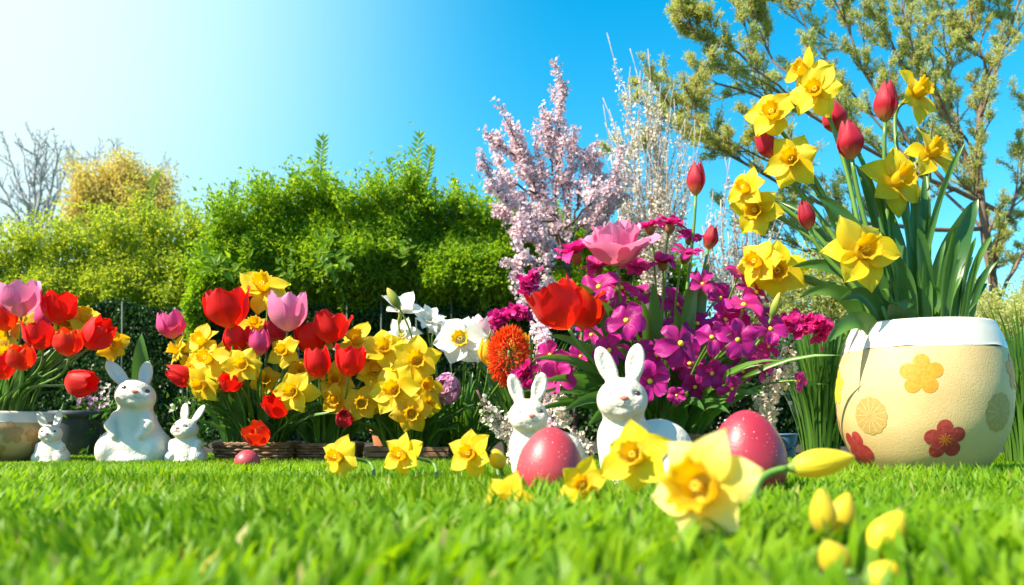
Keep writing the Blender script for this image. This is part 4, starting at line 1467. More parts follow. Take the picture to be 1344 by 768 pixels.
def tulip(label, key, px, py, y, wpx, hpx, axis, col, open_=.84, n=6, group=None, rootp=None, leaf=True, stem_r=.0034, bend=.4):
    """px,py: middle of the cup"""
    W, H = wpx * y / FPX, hpx * y / FPX
    ax = D3(*axis)
    mid = P(px, py, y)
    base = mid - ax * H * .5
    if key in ROOTS: rootp = root_point(key, base)
    t = thing('tulip', label, 'tulip', rootp, group)
    Fr = frame(ax, G.random() * 6)
    cups = tulip_petals(W, H, open_, 6, nseed()) if n <= 6 else (tulip_petals(W * .86, H * .72, 1.75, 6, nseed()) + tulip_petals(W * .72, H * .95, 1.25, 6, nseed()) + tulip_petals(W * .56, H, .9, 5, nseed()))
    for V, F, U in put(cups, Fr, base):
        o = mk('petal', V, F, M[col], t, U)
    if open_ > 1.0 and wpx > 50:
        mb = MB()
        for k in range(6):
            a = k * 1.047
            mb.add(*put([tube([(0, 0, 0), (W * .06 * math.cos(a), W * .06 * math.sin(a), H * .25), (W * .09 * math.cos(a), W * .09 * math.sin(a), H * .40)], [W * .012, W * .012, W * .022], 6)], Fr, base)[0])
        mb.build('stamens', M['eye'], t)
    add_stem(rootp, base + ax * H * .03, ax, np.linalg.norm(base - rootp) * bend, stem_r, t)
    if leaf:
        ln = np.linalg.norm(base - rootp)
        out = (base - rootp)[:2] / max(ln, 1e-6) * .6
        add_leaf(rootp, t, ln * (.62 + .25 * G.random()), .026 + .010 * G.random(), (out[0] + G.normal() * .25, out[1] + G.normal() * .2), .03)
    return t


def daffodil(label, key, px, py, y, wpx, axis, col='daff', ccol='corona', group=None, rootp=None, leaf=1, tr=.30, tl=.27, tilt=.12, stem_r=.0030, n=6, point=1.0, pw=.37, stiff=.6, neckk=.30, curl=.15, spathe=False):
    D = wpx * y / FPX * (1.26 if key in ('A', 'B', 'C', 'L') else 1.16)
    ax = D3(*axis)
    c = P(px, py, y)
    back = c - ax * D * .20
    if key in ROOTS: rootp = root_point(key, back)
    t = thing('daffodil', label, 'daffodil', rootp, group)
    Fr = frame(ax, G.random() * 6)
    for V, F, U in put(star_petals(D * .5, D * pw, n, tilt, curl, nseed(), point), Fr, c):
        mk('petal', V, F, M[col], t, U)
    V, F, U = put([trumpet(D * tr * .38, D * tr * .46, D * tl, nseed())], Fr, c - ax * D * .01)[0]
    mk('trumpet', V, F, M[ccol], t, U)
    if wpx > 45:
        mb = MB()
        for k in range(6):
            a = k * 1.047; q = D * .035
            mb.add(*put([tube([(q * .4 * math.cos(a), q * .4 * math.sin(a), 0), (q * math.cos(a), q * math.sin(a), D * tl * .62)], [D * .006, D * .012], 5)], Fr, c)[0])
        mb.build('stamens', M['eye'], t)
    # tube and green ovary behind the petals
    V, F, U = tube([c, c - ax * D * .10, back, back - ax * D * .07], [D * .05, D * .034, D * .045, D * .026], 9)
    mk('ovary', V, F, M['budgreen'], t, np.column_stack((U[:, 0], U[:, 1] * -.5 + .7)))
    end = back - ax * D * .06
    path = add_stem(rootp, end, ax, D * neckk, stem_r, t, stiff)
    if spathe:
        i = len(path) - 3
        V, F, U = strap_leaf(path[i], path[i] + (path[i + 1] - path[i]) * 1.5 + np.array((0, 0, D * .12)), .005, D * .09, .9)
        mk('spathe', V, F, M['deadleaf'], t, U)
    for k in range(leaf):
        ln = np.linalg.norm(end - rootp)
        o = (end - rootp)[:2] / max(ln, 1e-6) * .5
        add_leaf(rootp + G.normal(size=3) * (.006, .006, 0), t, ln * (.62 + .35 * G.random()), .011 + .005 * G.random(), (o[0] + G.normal() * (.12 if key == 'P' else .3), o[1] + G.normal() * .2), .03, 'strap', False)
    return t


def bud(label, key, px, py, y, wpx, hpx, axis, col, group=None, rootp=None, stem_r=.003, name='flower_bud', cat='flower bud', n=3, bend=.35):
    W, H = wpx * y / FPX, hpx * y / FPX
    ax = D3(*axis); base = P(px, py, y) - ax * H * .5
    if key in ROOTS: rootp = root_point(key, base)
    t = thing(name, label, cat, rootp, group)
    Fr = frame(ax, G.random() * 6)
    prof = [(.10, 0), (.30, .07), (.43, .2), (.5, .38), (.46, .58), (.33, .78), (.17, .93), (.03, 1.0)]
    V, F, U = lathe([(r * W, z * H) for r, z in smooth_path(np.array([(a, 0, b) for a, b in prof]), 20)[:, [0, 2]]], 30)
    a = np.arctan2(V[:, 1], V[:, 0])
    k = 1 + .06 * np.abs(np.sin(a * 1.5 + V[:, 2] / H * 1.6)) - .03
    V[:, :2] *= k[:, None]
    U[:, 1] = V[:, 2] / H
    F.append(tuple(range(30))[::-1])
    V = V @ Fr.T + base
    mk('bud_petals', V, F, M[col], t, U)
    V, F, U = lathe([(W * .09, -H * .09), (W * .13, -H * .05), (W * .20, H * .015), (W * .28, H * .065)], 16)
    mk('calyx', V @ Fr.T + base, F, M['budgreen'], t, U * .5)
    add_stem(rootp, base - ax * H * .06, ax, np.linalg.norm(base - rootp) * bend, stem_r, t)
    return t


def phlox(label, key, px, py, y, wpx, axis, col='purple', group=None, n=5, cup=.25, calyx=False, rootp=None, name='phlox', cat='flower', layers=1, rnd=0, w=.74):
    D = wpx * y / FPX
    ax = D3(*axis); c = P(px, py, y)
    back = c - ax * D * .25
    if key in ROOTS: rootp = root_point(key, back)
    t = thing(name, label, cat, rootp, group)
    Fr = frame(ax, G.random() * 6)
    for ly in range(layers):
        F2 = frame(ax, G.random() * 6)
        for V, F, U in put(star_petals(D * .5 * (1 - .22 * ly), D * .5 * w, n, cup + .35 * ly, .35, nseed(), rnd, 8, 7, D * .02, .09), F2, c):
            mk('petal', V, F, M[col], t, U)
    V, F, U = lathe([(D * .062, 0), (D * .065, D * .02), (D * .035, D * .05), (.0003, D * .055)], 14)
    mk('eye', V @ Fr.T + c + ax * D * .01, F, M['eye'], t, U)
    if calyx:
        V, F, U = lathe([(D * .04, -D * .24), (D * .10, -D * .20), (D * .16, -D * .08), (D * .15, D * .03)], 18)
        mk('calyx', V @ Fr.T + c, F, M['calyx'], t, U)
    else:
        V, F, U = tube([c, back], [D * .05, D * .03], 7)
        mk('calyx', V, F, M['budgreen'], t, U)
    add_stem(rootp, back, ax, np.linalg.norm(back - rootp) * .22, .0022, t)
    return t


def flower_head(label, name, cat, key, px, py, y, wpx, hpx, col, kind, nfl, fs, group=None, rootp=None, axis=(0, 1, .2)):
    """hyacinth / celosia: a head of many florets on an ellipsoid"""
    W, H = wpx * y / FPX, hpx * y / FPX
    ax = D3(*axis); c = P(px, py, y)
    base = c - ax * H * .5
    if key in ROOTS: rootp = root_point(key, base)
    t = thing(name, label, cat, rootp, group)
    Fr = frame(ax)
    d = unit(nfl)
    C = (d * np.array((W * .40, W * .40, H * .42))) @ Fr.T + c
    Nn = d @ Fr.T
    if kind == 'floret':
        V, F, U = flower_cloud(C, Nn + unit(nfl) * .25, fs * y / FPX, 6)
    else:
        V, F, U = leaf_cloud(C - Nn * .004, Nn + unit(nfl) * .45, unit(nfl), fs * y / FPX * (.6 + .7 * G.random(nfl)), fs * y / FPX * .22, .3)
    mk('florets', V, F, M[col], t, U, False)
    add_stem(rootp, c + ax * H * .1, ax, np.linalg.norm(base - rootp) * .3, .004, t)
    return t


def sprig(label, pts, y, dens, size, col, spread, group=None, name='blossom_sprig', cat='blossom sprig', leaves=0, mat='darktwig', side=3):
    path = smooth_path([P(a, b, y + (r[0] if r else 0)) for a, b, *r in pts], 16)
    t = thing(name, label, cat, path[0], group)
    mb = MB().add(*tube(path, np.linspace(.0028, .0012, 16), 6))
    paths = [(path, None, 1)]
    for k in range(side):
        i = 4 + int(11 * G.random()); e = path[i] + G.normal(size=3) * .014
        sp = smooth_path([path[i], (path[i] + e) / 2, e], 5); paths.append((sp, None, 1)); mb.add(*tube(sp, .001, 4))
    mb.build('stem', M[mat], t)
    blossom_on(paths, dens, spread, size, M[col], t, 'blossom', .25, 1.0, nseed(), (1,))
    if leaves:
        i = G.integers(2, 15, leaves)
        V, F, U = leaf_cloud(path[i], unit(leaves), unit(leaves), .022, .010)
        mk('leaves', V, F, M['strap'], t, U, False)
    return t


def strap_clump(label, key, n, lmin, lmax, w, outk, mat='strap', group='clumps of strap leaves', front=.3, sub=1.0, dx=0.0, zoff=0.0, bendk=.25):
    c, z, rx, ry, fan = ROOTS[key]
    b = c + np.array((dx, 0, z + zoff))
    mb = MB()
    for k in range(n):
        a = G.random() * 6.283
        q = math.sqrt(G.random())
        p0 = b + np.array((math.cos(a) * rx * .8 * q * sub, math.sin(a) * ry * .8 * q, 0))
        L = lmin + (lmax - lmin) * G.random()
        o = np.array((math.cos(a) * (.25 + q), math.sin(a) * .7 * (.25 + q) - front * G.random())) * outk * (.5 + G.random())
        droop = G.random() ** 2 * bendk
        tip = p0 + np.array((o[0] * L, o[1] * L, L * (1 - .45 * min(1, np.linalg.norm(o)) - droop)))
        tip[2] = max(tip[2], .012)
        V, F, U = strap_leaf(p0, tip, L * .10, w * (.7 + .6 * G.random()), G.random(), .3, 9)
        mb.add(V, F, U)
    o = mb.build_at('leaf_clump', M[mat], b)
    return tag(o, label, 'leaves', group)
# ------------------------------------------------------------------ planting: the cut-off pot at the left
gL = 'flowers in the left pot'
for a in [
    ('large pale pink tulip standing highest in the cut-off left pot', 26, 392, 2.28, 50, 47, (.0, 1, .12), 'pink', .9),
    ('upright red tulip beside the large pink one in the left pot', 77, 405, 2.33, 42, 42, (.1, 1, .15), 'red', .95),
    ('wide red tulip in the middle of the left pot, below the pink one', 52, 441, 2.26, 40, 38, (-.05, 1, .25), 'red', .85),
    ('orange-tinged red tulip low in the left pot, under the wide red one', 28, 470, 2.20, 36, 34, (.05, 1, .3), 'redor', .8),
    ('orange-edged red tulip right of the wide red tulip in the left pot', 90, 450, 2.24, 36, 36, (.1, 1, .2), 'redor', .85),
    ('large red tulip leaning right at the right side of the left pot', 128, 440, 2.27, 40, 46, (.75, .8, .2), 'red', .8),
    ('red tulip hanging out over the smallest rabbit, pointing right', 105, 503, 2.20, 36, 44, (.95, .08, .3), 'red', .75),
    ('red tulip at the left edge of the photo, upper of two', 5, 418, 2.30, 34, 34, (-.2, 1, .1), 'redor', .85),
    ('red tulip at the left edge of the photo, lower of two', 2, 482, 2.22, 34, 34, (-.3, 1, .2), 'red', .8),
    ('small magenta tulip peeping out behind the upright red one in the left pot', 58, 416, 2.42, 24, 34, (0, 1, 0), 'magtul', .7)]:
    tulip(a[0], 'L', a[1], a[2], a[3], a[4], a[5], a[6], a[7], a[8], group=gL)
for a in [
    ('yellow daffodil at the top right of the left pot, above the leaning tulip', 111, 420, 2.36, 48, (.35, .75, .6), 'daff'),
    ('golden daffodil at the far right of the left pot, below the leaning tulip', 146, 452, 2.34, 40, (.8, .0, .55), 'ochre'),
    ('golden daffodil at the left edge behind the red tulips', 9, 444, 2.33, 44, (-.2, .3, .9), 'ochre'),
    ('yellow daffodil between the pink tulip and the wide red one', 26, 426, 2.40, 40, (.2, .5, .8), 'daff'),
    ('yellow daffodil half hidden between the orange-edged and upright red tulips', 90, 430, 2.36, 40, (.2, .4, .85), 'daff'),
    ('golden daffodil low at the left edge, between the two edge tulips', 12, 462, 2.30, 36, (.1, .0, 1), 'ochre')]:
    daffodil(a[0], 'L', *a[1:], ccol='corona', group=gL)
strap_clump('dense green leaves rising from the cut-off left pot', 'L', 130, .12, .26, .013, .36, front=.2, group='leaf clumps')

# loose leaf and small flowers behind the big left rabbit
t = thing('tulip_leaf', 'single upright broad tulip leaf behind the big left rabbit', 'leaf', spot(184, 0, 2.55))
b = spot(184, 0, 2.55)
V, F, U = strap_leaf(b, P(186, 436, 2.55), .02, .060, .6, .4, 14, True)
mk('blade', V, F, M['leaf'], t, U)
for lab, px, py, y, col, n, sz, sp in (('small tuft of white and yellow wildflowers behind the big left rabbit', 150, 526, 2.75, 'whblossom', 90, .010, .035),
                                       ('small pink wildflower tuft behind the cut-off pot, above the grey planter', 118, 520, 2.75, 'lilac', 60, .012, .022),
                                       ('cream wildflower tuft above the small rabbit right of the big one', 248, 515, 2.62, 'whblossom', 80, .010, .03)):
    b = spot(px, 0, y); c = P(px, py, y)
    t = thing('wildflower', lab, 'flower', b)
    mb = MB(); Cs = []
    for k in range(12):
        e = c + G.normal(size=3) * sp
        mb.add(*tube(bez(b + G.normal(size=3) * (.02, .02, 0), b + (0, 0, .08), e - (0, 0, .05), e, 7), .0011, 4)); Cs.append(e)
    mb.build('stem', M['stem'], t)
    C = np.array(Cs)[G.integers(0, 12, n)] + G.normal(size=(n, 3)) * .011
    V, F, U = flower_cloud(C, unit(n) + (0, -.5, .3), sz * (.6 + .7 * G.random(n)))
    mk('blossom', V, F, M[col], t, U, False)
    k = 110
    C = b + G.normal(size=(k, 3)) * (.035, .03, 0) + np.stack((np.zeros(k), np.zeros(k), (c[2] - .01) * G.random(k)), 1)
    V, F, U = leaf_cloud(C, unit(k) + (0, -.3, .6), unit(k), .035, .010)
    mk('leaves', V, F, M['strap'], t, U, False)

# ------------------------------------------------------------------ the trays of tulips and daffodils
gA, gB = 'tulips in the trays', 'daffodils in the trays'
for key, *a in [
    ('A', 'large wide-open red tulip near the top of the left tray', 299, 405, 2.36, 56, 52, (-.08, 1, .12), 'red', 1.0),
    ('A', 'pink tulip standing alone at the far left of the trays', 224, 427, 2.42, 36, 36, (-.15, 1, .1), 'magtul', .72),
    ('A', 'closed red tulip leaning left over the small rabbit', 237, 493, 2.36, 28, 40, (-.9, .35, .3), 'red', .5),
    ('A', 'red tulip tucked below the large wide-open red one', 311, 446, 2.40, 36, 36, (.1, 1, .1), 'red', .85),
    ('A', 'small magenta tulip between the red and the large pink tulip', 341, 449, 2.34, 27, 36, (0, 1, .1), 'magtul', .7),
    ('A', 'large pale pink tulip near the top of the trays', 378, 410, 2.36, 50, 50, (.05, 1, .08), 'pink', .9),
    ('A', 'red tulip low among the daffodils of the left tray', 304, 502, 2.32, 30, 26, (-.2, .7, .6), 'red', .85),
    ('A', 'red tulip leaning left above the lowest red tulip', 363, 533, 2.30, 32, 36, (-.35, .55, .5), 'red', .9),
    ('A', 'open red tulip drooping at the rim of the left wicker tray', 339, 571, 2.30, 32, 32, (-.45, .6, .5), 'redor', .95),
    ('B', 'red tulip behind and left of the tallest middle red tulip', 407, 443, 2.42, 42, 42, (-.1, 1, .1), 'red', .95),
    ('B', 'tallest red tulip right of the large pink one', 434, 430, 2.38, 44, 42, (.15, 1, .1), 'red', 1.0),
    ('B', 'glossy red tulip in front, left one of the lower middle pair', 417, 476, 2.32, 34, 42, (-.05, 1, .15), 'red', .75),
    ('B', 'deep red tulip in front, right one of the lower middle pair', 459, 475, 2.32, 38, 40, (.1, 1, .12), 'red', .92),
    ('B', 'small dark red tulip low over the middle tray, facing the camera', 452, 550, 2.34, 24, 24, (.05, .5, .85), 'crimson', .6)]:
    tulip(a[0], key, *a[1:8], a[8], group=gA)
for key, *a in [
    ('A', 'yellow daffodil topping the trays, behind the large red tulip', 346, 380, 2.42, 62, (.05, .55, .75), 'daff'),
    ('A', 'yellow daffodil just below the lone pink tulip, facing left', 233, 460, 2.40, 36, (-.7, .3, .5), 'daff'),
    ('A', 'yellow daffodil above left in the dense cluster of the left tray', 266, 450, 2.40, 46, (-.3, .5, .8), 'daff'),
    ('A', 'yellow daffodil in the heart of the dense cluster of the left tray', 275, 473, 2.36, 50, (-.3, .3, .9), 'daff'),
    ('A', 'yellow daffodil behind the heart of the dense cluster, nearer the red tulips', 300, 466, 2.42, 44, (.2, .4, .8), 'daff'),
    ('A', 'yellow daffodil facing the camera under the large red tulip', 319, 480, 2.31, 44, (.1, .1, 1), 'daff'),
    ('A', 'yellow daffodil at the lower left of the dense cluster, nodding', 268, 504, 2.33, 44, (-.3, -.2, .9), 'daff'),
    ('A', 'yellow daffodil low left in the dense cluster, next to the leaning red bud', 257, 485, 2.38, 38, (-.5, .1, .8), 'daff'),
    ('A', 'yellow daffodil behind the small magenta tulip', 335, 430, 2.46, 40, (.1, .6, .6), 'ochre'),
    ('A', 'yellow daffodil under the large pink tulip', 374, 462, 2.34, 40, (-.2, .2, .95), 'daff'),
    ('A', 'bright yellow daffodil in front, left of the glossy red tulip', 387, 514, 2.27, 50, (-.2, .0, 1), 'daff'),
    ('B', 'golden daffodil behind the bright one in front', 396, 488, 2.40, 40, (.1, .3, .9), 'ochre'),
    ('B', 'golden daffodil between the lower red pair', 440, 500, 2.42, 42, (.1, .2, .9), 'ochre'),
    ('B', 'golden daffodil under the lower red pair, left of two', 443, 524, 2.36, 40, (-.25, -.1, .95), 'ochre'),
    ('B', 'golden daffodil under the lower red pair, right of two', 474, 530, 2.35, 42, (.2, .05, 1), 'ochre'),
    ('B', 'yellow daffodil behind the right tulip of the lower pair', 482, 470, 2.44, 44, (.0, .4, .9), 'daff'),
    ('C', 'yellow daffodil highest in the right yellow cluster', 470, 450, 2.44, 52, (-.2, .6, .7), 'daff'),
    ('C', 'yellow daffodil right of the highest one in the right yellow cluster', 503, 460, 2.40, 50, (.2, .4, .85), 'daff'),
    ('C', 'yellow daffodil with orange cup facing the camera below the white lilies', 546, 474, 2.33, 56, (.15, .1, 1), 'daff'),
    ('C', 'large yellow daffodil in the middle of the right yellow cluster', 519, 512, 2.31, 58, (-.15, .05, 1), 'daff'),
    ('C', 'yellow daffodil half hidden right of the middle of the yellow cluster', 556, 508, 2.38, 42, (.5, .2, .8), 'daff'),
    ('C', 'golden daffodil at the bottom of the right yellow cluster', 540, 542, 2.30, 46, (.1, -.1, 1), 'ochre'),
    ('C', 'yellow daffodil behind, between the yellow cluster and the red pair', 493, 488, 2.44, 44, (.0, .3, .9), 'daff'),
    ('C', 'yellow daffodil tucked behind the large middle one of the yellow cluster', 530, 488, 2.40, 42, (.0, .4, .9), 'daff')]:
    daffodil(a[0], key, *a[1:], ccol='corona', group=gB)

for key, *a in [
    ('A', 'yellow daffodil peeping out between the large red tulip and the magenta tulip', 325, 462, 2.40, 40, (.0, .3, .9), 'daff'),
    ('A', 'golden daffodil low behind the leaning red tulip of the left tray', 350, 500, 2.42, 36, (.1, .2, .9), 'ochre'),
    ('A', 'yellow daffodil left of the cluster, above the leaning red bud', 250, 462, 2.44, 38, (-.4, .4, .8), 'daff'),
    ('A', 'yellow daffodil low at the bottom of the dense cluster', 290, 494, 2.38, 36, (-.1, -.1, 1), 'daff'),
    ('B', 'golden daffodil peeping out above the glossy red tulip', 420, 452, 2.46, 38, (.0, .5, .8), 'ochre'),
    ('C', 'yellow daffodil at the left foot of the right yellow cluster', 500, 520, 2.38, 40, (-.3, -.1, .9), 'daff'),
    ('C', 'golden daffodil in the right yellow cluster, above the orange-cupped one', 522, 466, 2.44, 44, (.0, .5, .8), 'ochre'),
    ('C', 'yellow daffodil at the lower right of the yellow cluster, next to the lilac hyacinth', 562, 530, 2.36, 34, (.3, -.1, .9), 'daff')]:
    daffodil(a[0], key, *a[1:], ccol='corona', group=gB)
tulip('dark red tulip behind the large pale pink one of the trays', 'A', 360, 436, 2.46, 30, 34, (0, 1, .1), 'crimson', .75, group=gA)

gW = 'white flowers behind the trays'
for a in [
    ('white lily-like narcissus under the tall green bud, seen from the side', 526, 410, 2.50, 56, (.2, .75, .5), 'white', 'white', 6, .30, .55),
    ('white star narcissus right of the tall green bud', 563, 422, 2.52, 42, (.2, .6, .75), 'white', 'white', 8, .26, .45),
    ('white narcissus half hidden behind the yellow cluster', 528, 442, 2.54, 48, (-.1, .5, .8), 'white', 'white', 6, .30, .4),
    ('white star narcissus lower right of the other one', 574, 432, 2.56, 38, (.5, .5, .6), 'white', 'white', 8, .26, .4),
    ('white narcissus with yellow cup facing the camera, left of the orange flower', 605, 446, 2.44, 62, (-.1, .15, 1), 'white', 'daff', 6, .46, .1)]:
    daffodil(a[0], 'W', *a[1:5], a[5], col=a[6], ccol=a[7], n=a[8], pw=a[9], tilt=a[10], tr=.28, tl=.16, group=gW, leaf=2)
tulip('pale pink tulip behind the white narcissus with the yellow cup', 'W', 632, 433, 2.52, 32, 34, (.1, 1, .1), 'palepink', .85, group=gW)
tulip('golden yellow tulip left of the orange flower head', 'W', 643, 464, 2.40, 32, 34, (.1, 1, .15), 'yeltul', .82, group=gW)
tulip('small orange-yellow tulip half hidden right of the orange flower head', 'W', 681, 450, 2.52, 26, 30, (.2, 1, .1), 'yeltul', .85, group=gW)
bud('tall green-yellow bud on a long bent stem above the white narcissi', 'C', 516, 391, 2.36, 13, 30, (-.5, .85, .1), 'budgreen', rootp=None)
bud('small yellow-green bud beside the magenta strand, above the orange flower', 'W', 649, 418, 2.46, 11, 24, (.3, .95, .1), 'budyel')
flower_head('spiky orange-red flower head between the yellow tulip and the cherry blossom', 'celosia', 'flower', 'W', 668, 468, 2.25, 54, 80, 'flame', 'spike', 1300, 11)
flower_head('lilac hyacinth head under the white narcissi', 'hyacinth', 'flower', 'W', 587, 510, 2.44, 36, 42, 'lilac', 'floret', 90, 12)
gc = 'leaf clumps'
strap_clump('dense grassy leaves in the left wicker tray', 'A', 190, .10, .27, .0095, .55, group=gc)
strap_clump('dense grassy leaves in the middle wicker tray', 'B', 150, .09, .24, .0090, .5, group=gc)
strap_clump('dense grassy leaves in the wooden planter box', 'C', 170, .08, .22, .0090, .5, group=gc)
strap_clump('tall dark grassy leaves below the white narcissus and orange flower', 'W', 260, .12, .30, .0090, .6, group=gc)

# ------------------------------------------------------------------ the magenta bouquet in the round basket
gq = 'magenta flowers of the bouquet'
tulip('big open pale pink tulip crowning the magenta bouquet', 'Q', 810, 320, 1.62, 72, 58, (-.05, 1, .30), 'pink', 1.22, 9, group='tulips of the bouquet', stem_r=.0042)
tulip('large open red tulip at the left of the magenta bouquet', 'Q', 732, 402, 1.55, 62, 66, (-.45, .85, .2), 'red', 1.05, group='tulips of the bouquet', stem_r=.004)
tulip('second red tulip partly hidden right of the large open red one', 'Q', 768, 404, 1.63, 54, 58, (.1, .9, .3), 'redor', 1.0, group='tulips of the bouquet')
tulip('closed crimson tulip standing alone above the magenta bouquet', 'Q', 914, 235, 1.70, 24, 44, (.03, 1, .05), 'crimson', .38, group='tulips of the bouquet', leaf=False, bend=.3)
tulip('small crimson bud with green base right of the bouquet top', 'Q', 933, 312, 1.66, 20, 32, (.2, 1, .1), 'crimson', .38, group='tulips of the bouquet', bend=.3)
bud('green bud at the right of the bouquet, under the daffodil pair', 'Q', 1018, 400, 1.62, 11, 34, (.3, .95, .1), 'budgreen')
# magenta flowers seen from the side with brown cups, on top
for a in [('magenta flower with brown cup left of the big pink tulip', 754, 335, 1.66, 56, (-.35, .9, .15)),
          ('magenta flower with brown cup right of the big pink tulip, left of a pair', 853, 299, 1.68, 40, (-.15, .95, .1)),
          ('magenta flower with brown cup, right of the pair above the bouquet', 880, 297, 1.70, 42, (.2, .95, .1)),
          ('magenta flower under the lone closed crimson tulip', 906, 313, 1.72, 38, (.3, .9, .2)),
          ('magenta flower below the pair, left of the small crimson bud', 900, 336, 1.66, 46, (.25, .85, .3)),
          ('magenta flower between the pair and the broad green leaves', 870, 346, 1.64, 42, (-.1, .85, .4)),
          ('magenta flower under the big pink tulip, right side', 835, 352, 1.70, 40, (.1, .7, .6)),
          ('magenta flower under the big pink tulip, left side', 785, 352, 1.70, 42, (-.2, .8, .5))]:
    phlox(a[0], 'Q', *a[1:], col='magenta', group=gq, n=7, cup=.55, calyx=True, rnd=0, w=.62, layers=2)
# open five-petalled purple flowers
for a in [('purple flower facing the camera in the centre, above the rabbit ears', 822, 421, 1.56, 50, (-.1, .2, 1)),
          ('purple flower behind the ears of the white rabbit', 800, 460, 1.60, 48, (-.2, .1, 1)),
          ('purple flower right of the rabbit ear, lower one', 853, 500, 1.52, 48, (.0, .05, 1)),
          ('purple flower facing the camera, middle of the right row', 893, 451, 1.54, 50, (-.1, .25, 1)),
          ('purple flower above the rabbit ear, between the two largest', 862, 466, 1.58, 46, (.1, .2, 1)),
          ('purple flower right of the middle of the right row', 934, 443, 1.56, 48, (.1, .25, 1)),
          ('purple flower at the right of the right row', 968, 446, 1.56, 48, (.2, .2, 1)),
          ('purple flower low right, above the dark red egg', 934, 490, 1.58, 38, (.1, .0, 1)),
          ('purple flower hanging lowest right, above the white sprig', 960, 510, 1.58, 36, (.35, -.2, .9)),
          ('magenta-purple flower high at the right of the bouquet', 976, 401, 1.64, 50, (.2, .5, .8)),
          ('magenta-purple flower behind the green bud', 992, 384, 1.68, 42, (.4, .6, .6)),
          ('purple flower at the far right, above the white sprig', 1011, 432, 1.62, 40, (.5, .3, .8)),
          ('purple flower left of the white sprig top', 996, 482, 1.64, 38, (.4, .0, .9)),
          ('small purple flower right of the white sprig', 1048, 500, 1.62, 26, (.4, -.1, .9)),
          ('small magenta flower under the lowest big daffodils', 969, 362, 1.70, 34, (.2, .7, .6)),
          ('purple flower below the second red tulip', 786, 377, 1.62, 44, (-.2, .4, .85)),
          ('purple flower left of the centre leaf, below the big pink tulip', 815, 378, 1.66, 42, (.1, .5, .8)),
          ('pink-purple flower at the lower left, right of the small rabbit', 732, 497, 1.56, 46, (-.2, -.1, 1)),
          ('pink-purple flower left of the leaves, above the lower left one', 722, 466, 1.60, 38, (-.35, .2, .9)),
          ('pink-purple flower half hidden between the lower left pair and the rabbit ear', 742, 480, 1.60, 32, (.2, .2, 1)),
          ('tiny purple flower low beside the rabbit, right of its head', 888, 519, 1.54, 22, (.0, -.1, 1)),
          ('purple flower half hidden behind the right row', 915, 425, 1.66, 44, (.0, .5, .8)),
          ('purple flower behind the right end of the right row', 952, 420, 1.66, 42, (.1, .5, .8)),
          ('purple flower deep in the bouquet left of the tiny one', 840, 446, 1.66, 44, (.0, .4, .9)),
          ('purple flower deep in the bouquet below the centre leaf', 870, 432, 1.68, 40, (.0, .5, .8)),
          ('magenta-purple flower below the small crimson bud', 922, 373, 1.64, 38, (.1, .5, .8)),
          ('purple flower low in the bouquet below the right row', 905, 478, 1.64, 38, (-.1, .1, 1)),
          ('purple flower left of the rabbit, beside its left ear', 762, 468, 1.66, 34, (-.1, .2, 1)),
          ('purple flower filling the heart of the bouquet, upper left', 800, 405, 1.70, 44, (-.1, .5, .8)),
          ('purple flower filling the heart of the bouquet, under the calyx flowers', 848, 385, 1.72, 44, (.0, .6, .7)),
          ('purple flower behind the broad centre leaf, right side', 888, 400, 1.70, 44, (.1, .5, .8)),
          ('purple flower tucked under the crimson bud, behind the others', 945, 392, 1.72, 44, (.2, .5, .8)),
          ('purple flower at the right flank, above the right row', 962, 418, 1.70, 42, (.2, .4, .85)),
          ('purple flower half shaded under the right row, near the red egg', 950, 474, 1.66, 40, (.2, .1, 1)),
          ('purple flower left of the ears, deep in the leaves', 776, 440, 1.70, 42, (-.2, .3, .9)),
          ('purple flower low in the leaves right of the rabbit back', 912, 508, 1.62, 34, (.0, -.1, 1)),
          ('purple flower low at the right, beside the blossom sprig', 975, 488, 1.66, 36, (.3, .0, .9)),
          ('purple flower half hidden below the right end of the right row', 984, 462, 1.66, 40, (.3, .2, .9)),
          ('purple flower right of the high magenta one, at the outer edge', 1008, 455, 1.68, 34, (.5, .2, .8)),
          ('purple flower right of the high one, toward the big pot', 1000, 408, 1.70, 34, (.5, .4, .7))]:
    a = (*a[:4], a[4] * (1.0 + .24 * G.random()), (a[5][0] + G.normal() * .18, a[5][1] + G.normal() * .18, a[5][2]))
    phlox(a[0], 'Q', *a[1:], col='purple' if 'magenta' not in a[0] and 'pink' not in a[0] else 'magenta', group=gq, w=.74 + .2 * G.random(), cup=.02 + .6 * G.random())
strap_clump('dark strap leaves at the base of the magenta bouquet', 'Q', 150, .12, .30, .012, .6, group=gc, front=.35, bendk=.3)
lq = thing('leaf_clump', 'broad green tulip leaves of the magenta bouquet', 'leaves', BQ + np.array((0, 0, .06)), gc)
for px, py, y, w in ((762, 372, 1.60, .036), (858, 372, 1.62, .036), (868, 430, 1.60, .034), (915, 350, 1.64, .032), (930, 345, 1.66, .034), (790, 395, 1.58, .034), (720, 440, 1.55, .03),
                     (700, 470, 1.54, .028), (712, 500, 1.50, .03), (740, 540, 1.46, .032), (770, 560, 1.44, .034), (985, 450, 1.62, .03), (1000, 520, 1.58, .026), (842, 395, 1.58, .03), (955, 470, 1.56, .03),
                     (900, 520, 1.52, .034), (925, 540, 1.52, .03), (700, 520, 1.52, .02), (815, 520, 1.52, .034), (690, 545, 1.56, .018), (960, 545, 1.54, .024)):
    e = P(px, py, y); r0 = root_point('Q', e)
    V, F, U = strap_leaf(r0, e, .03 + .12 * max(0, .2 - (e[2] - r0[2])), w, G.random(), .45, 14, True)
    mk('leaf', V, F, M['leaf'], lq, U)

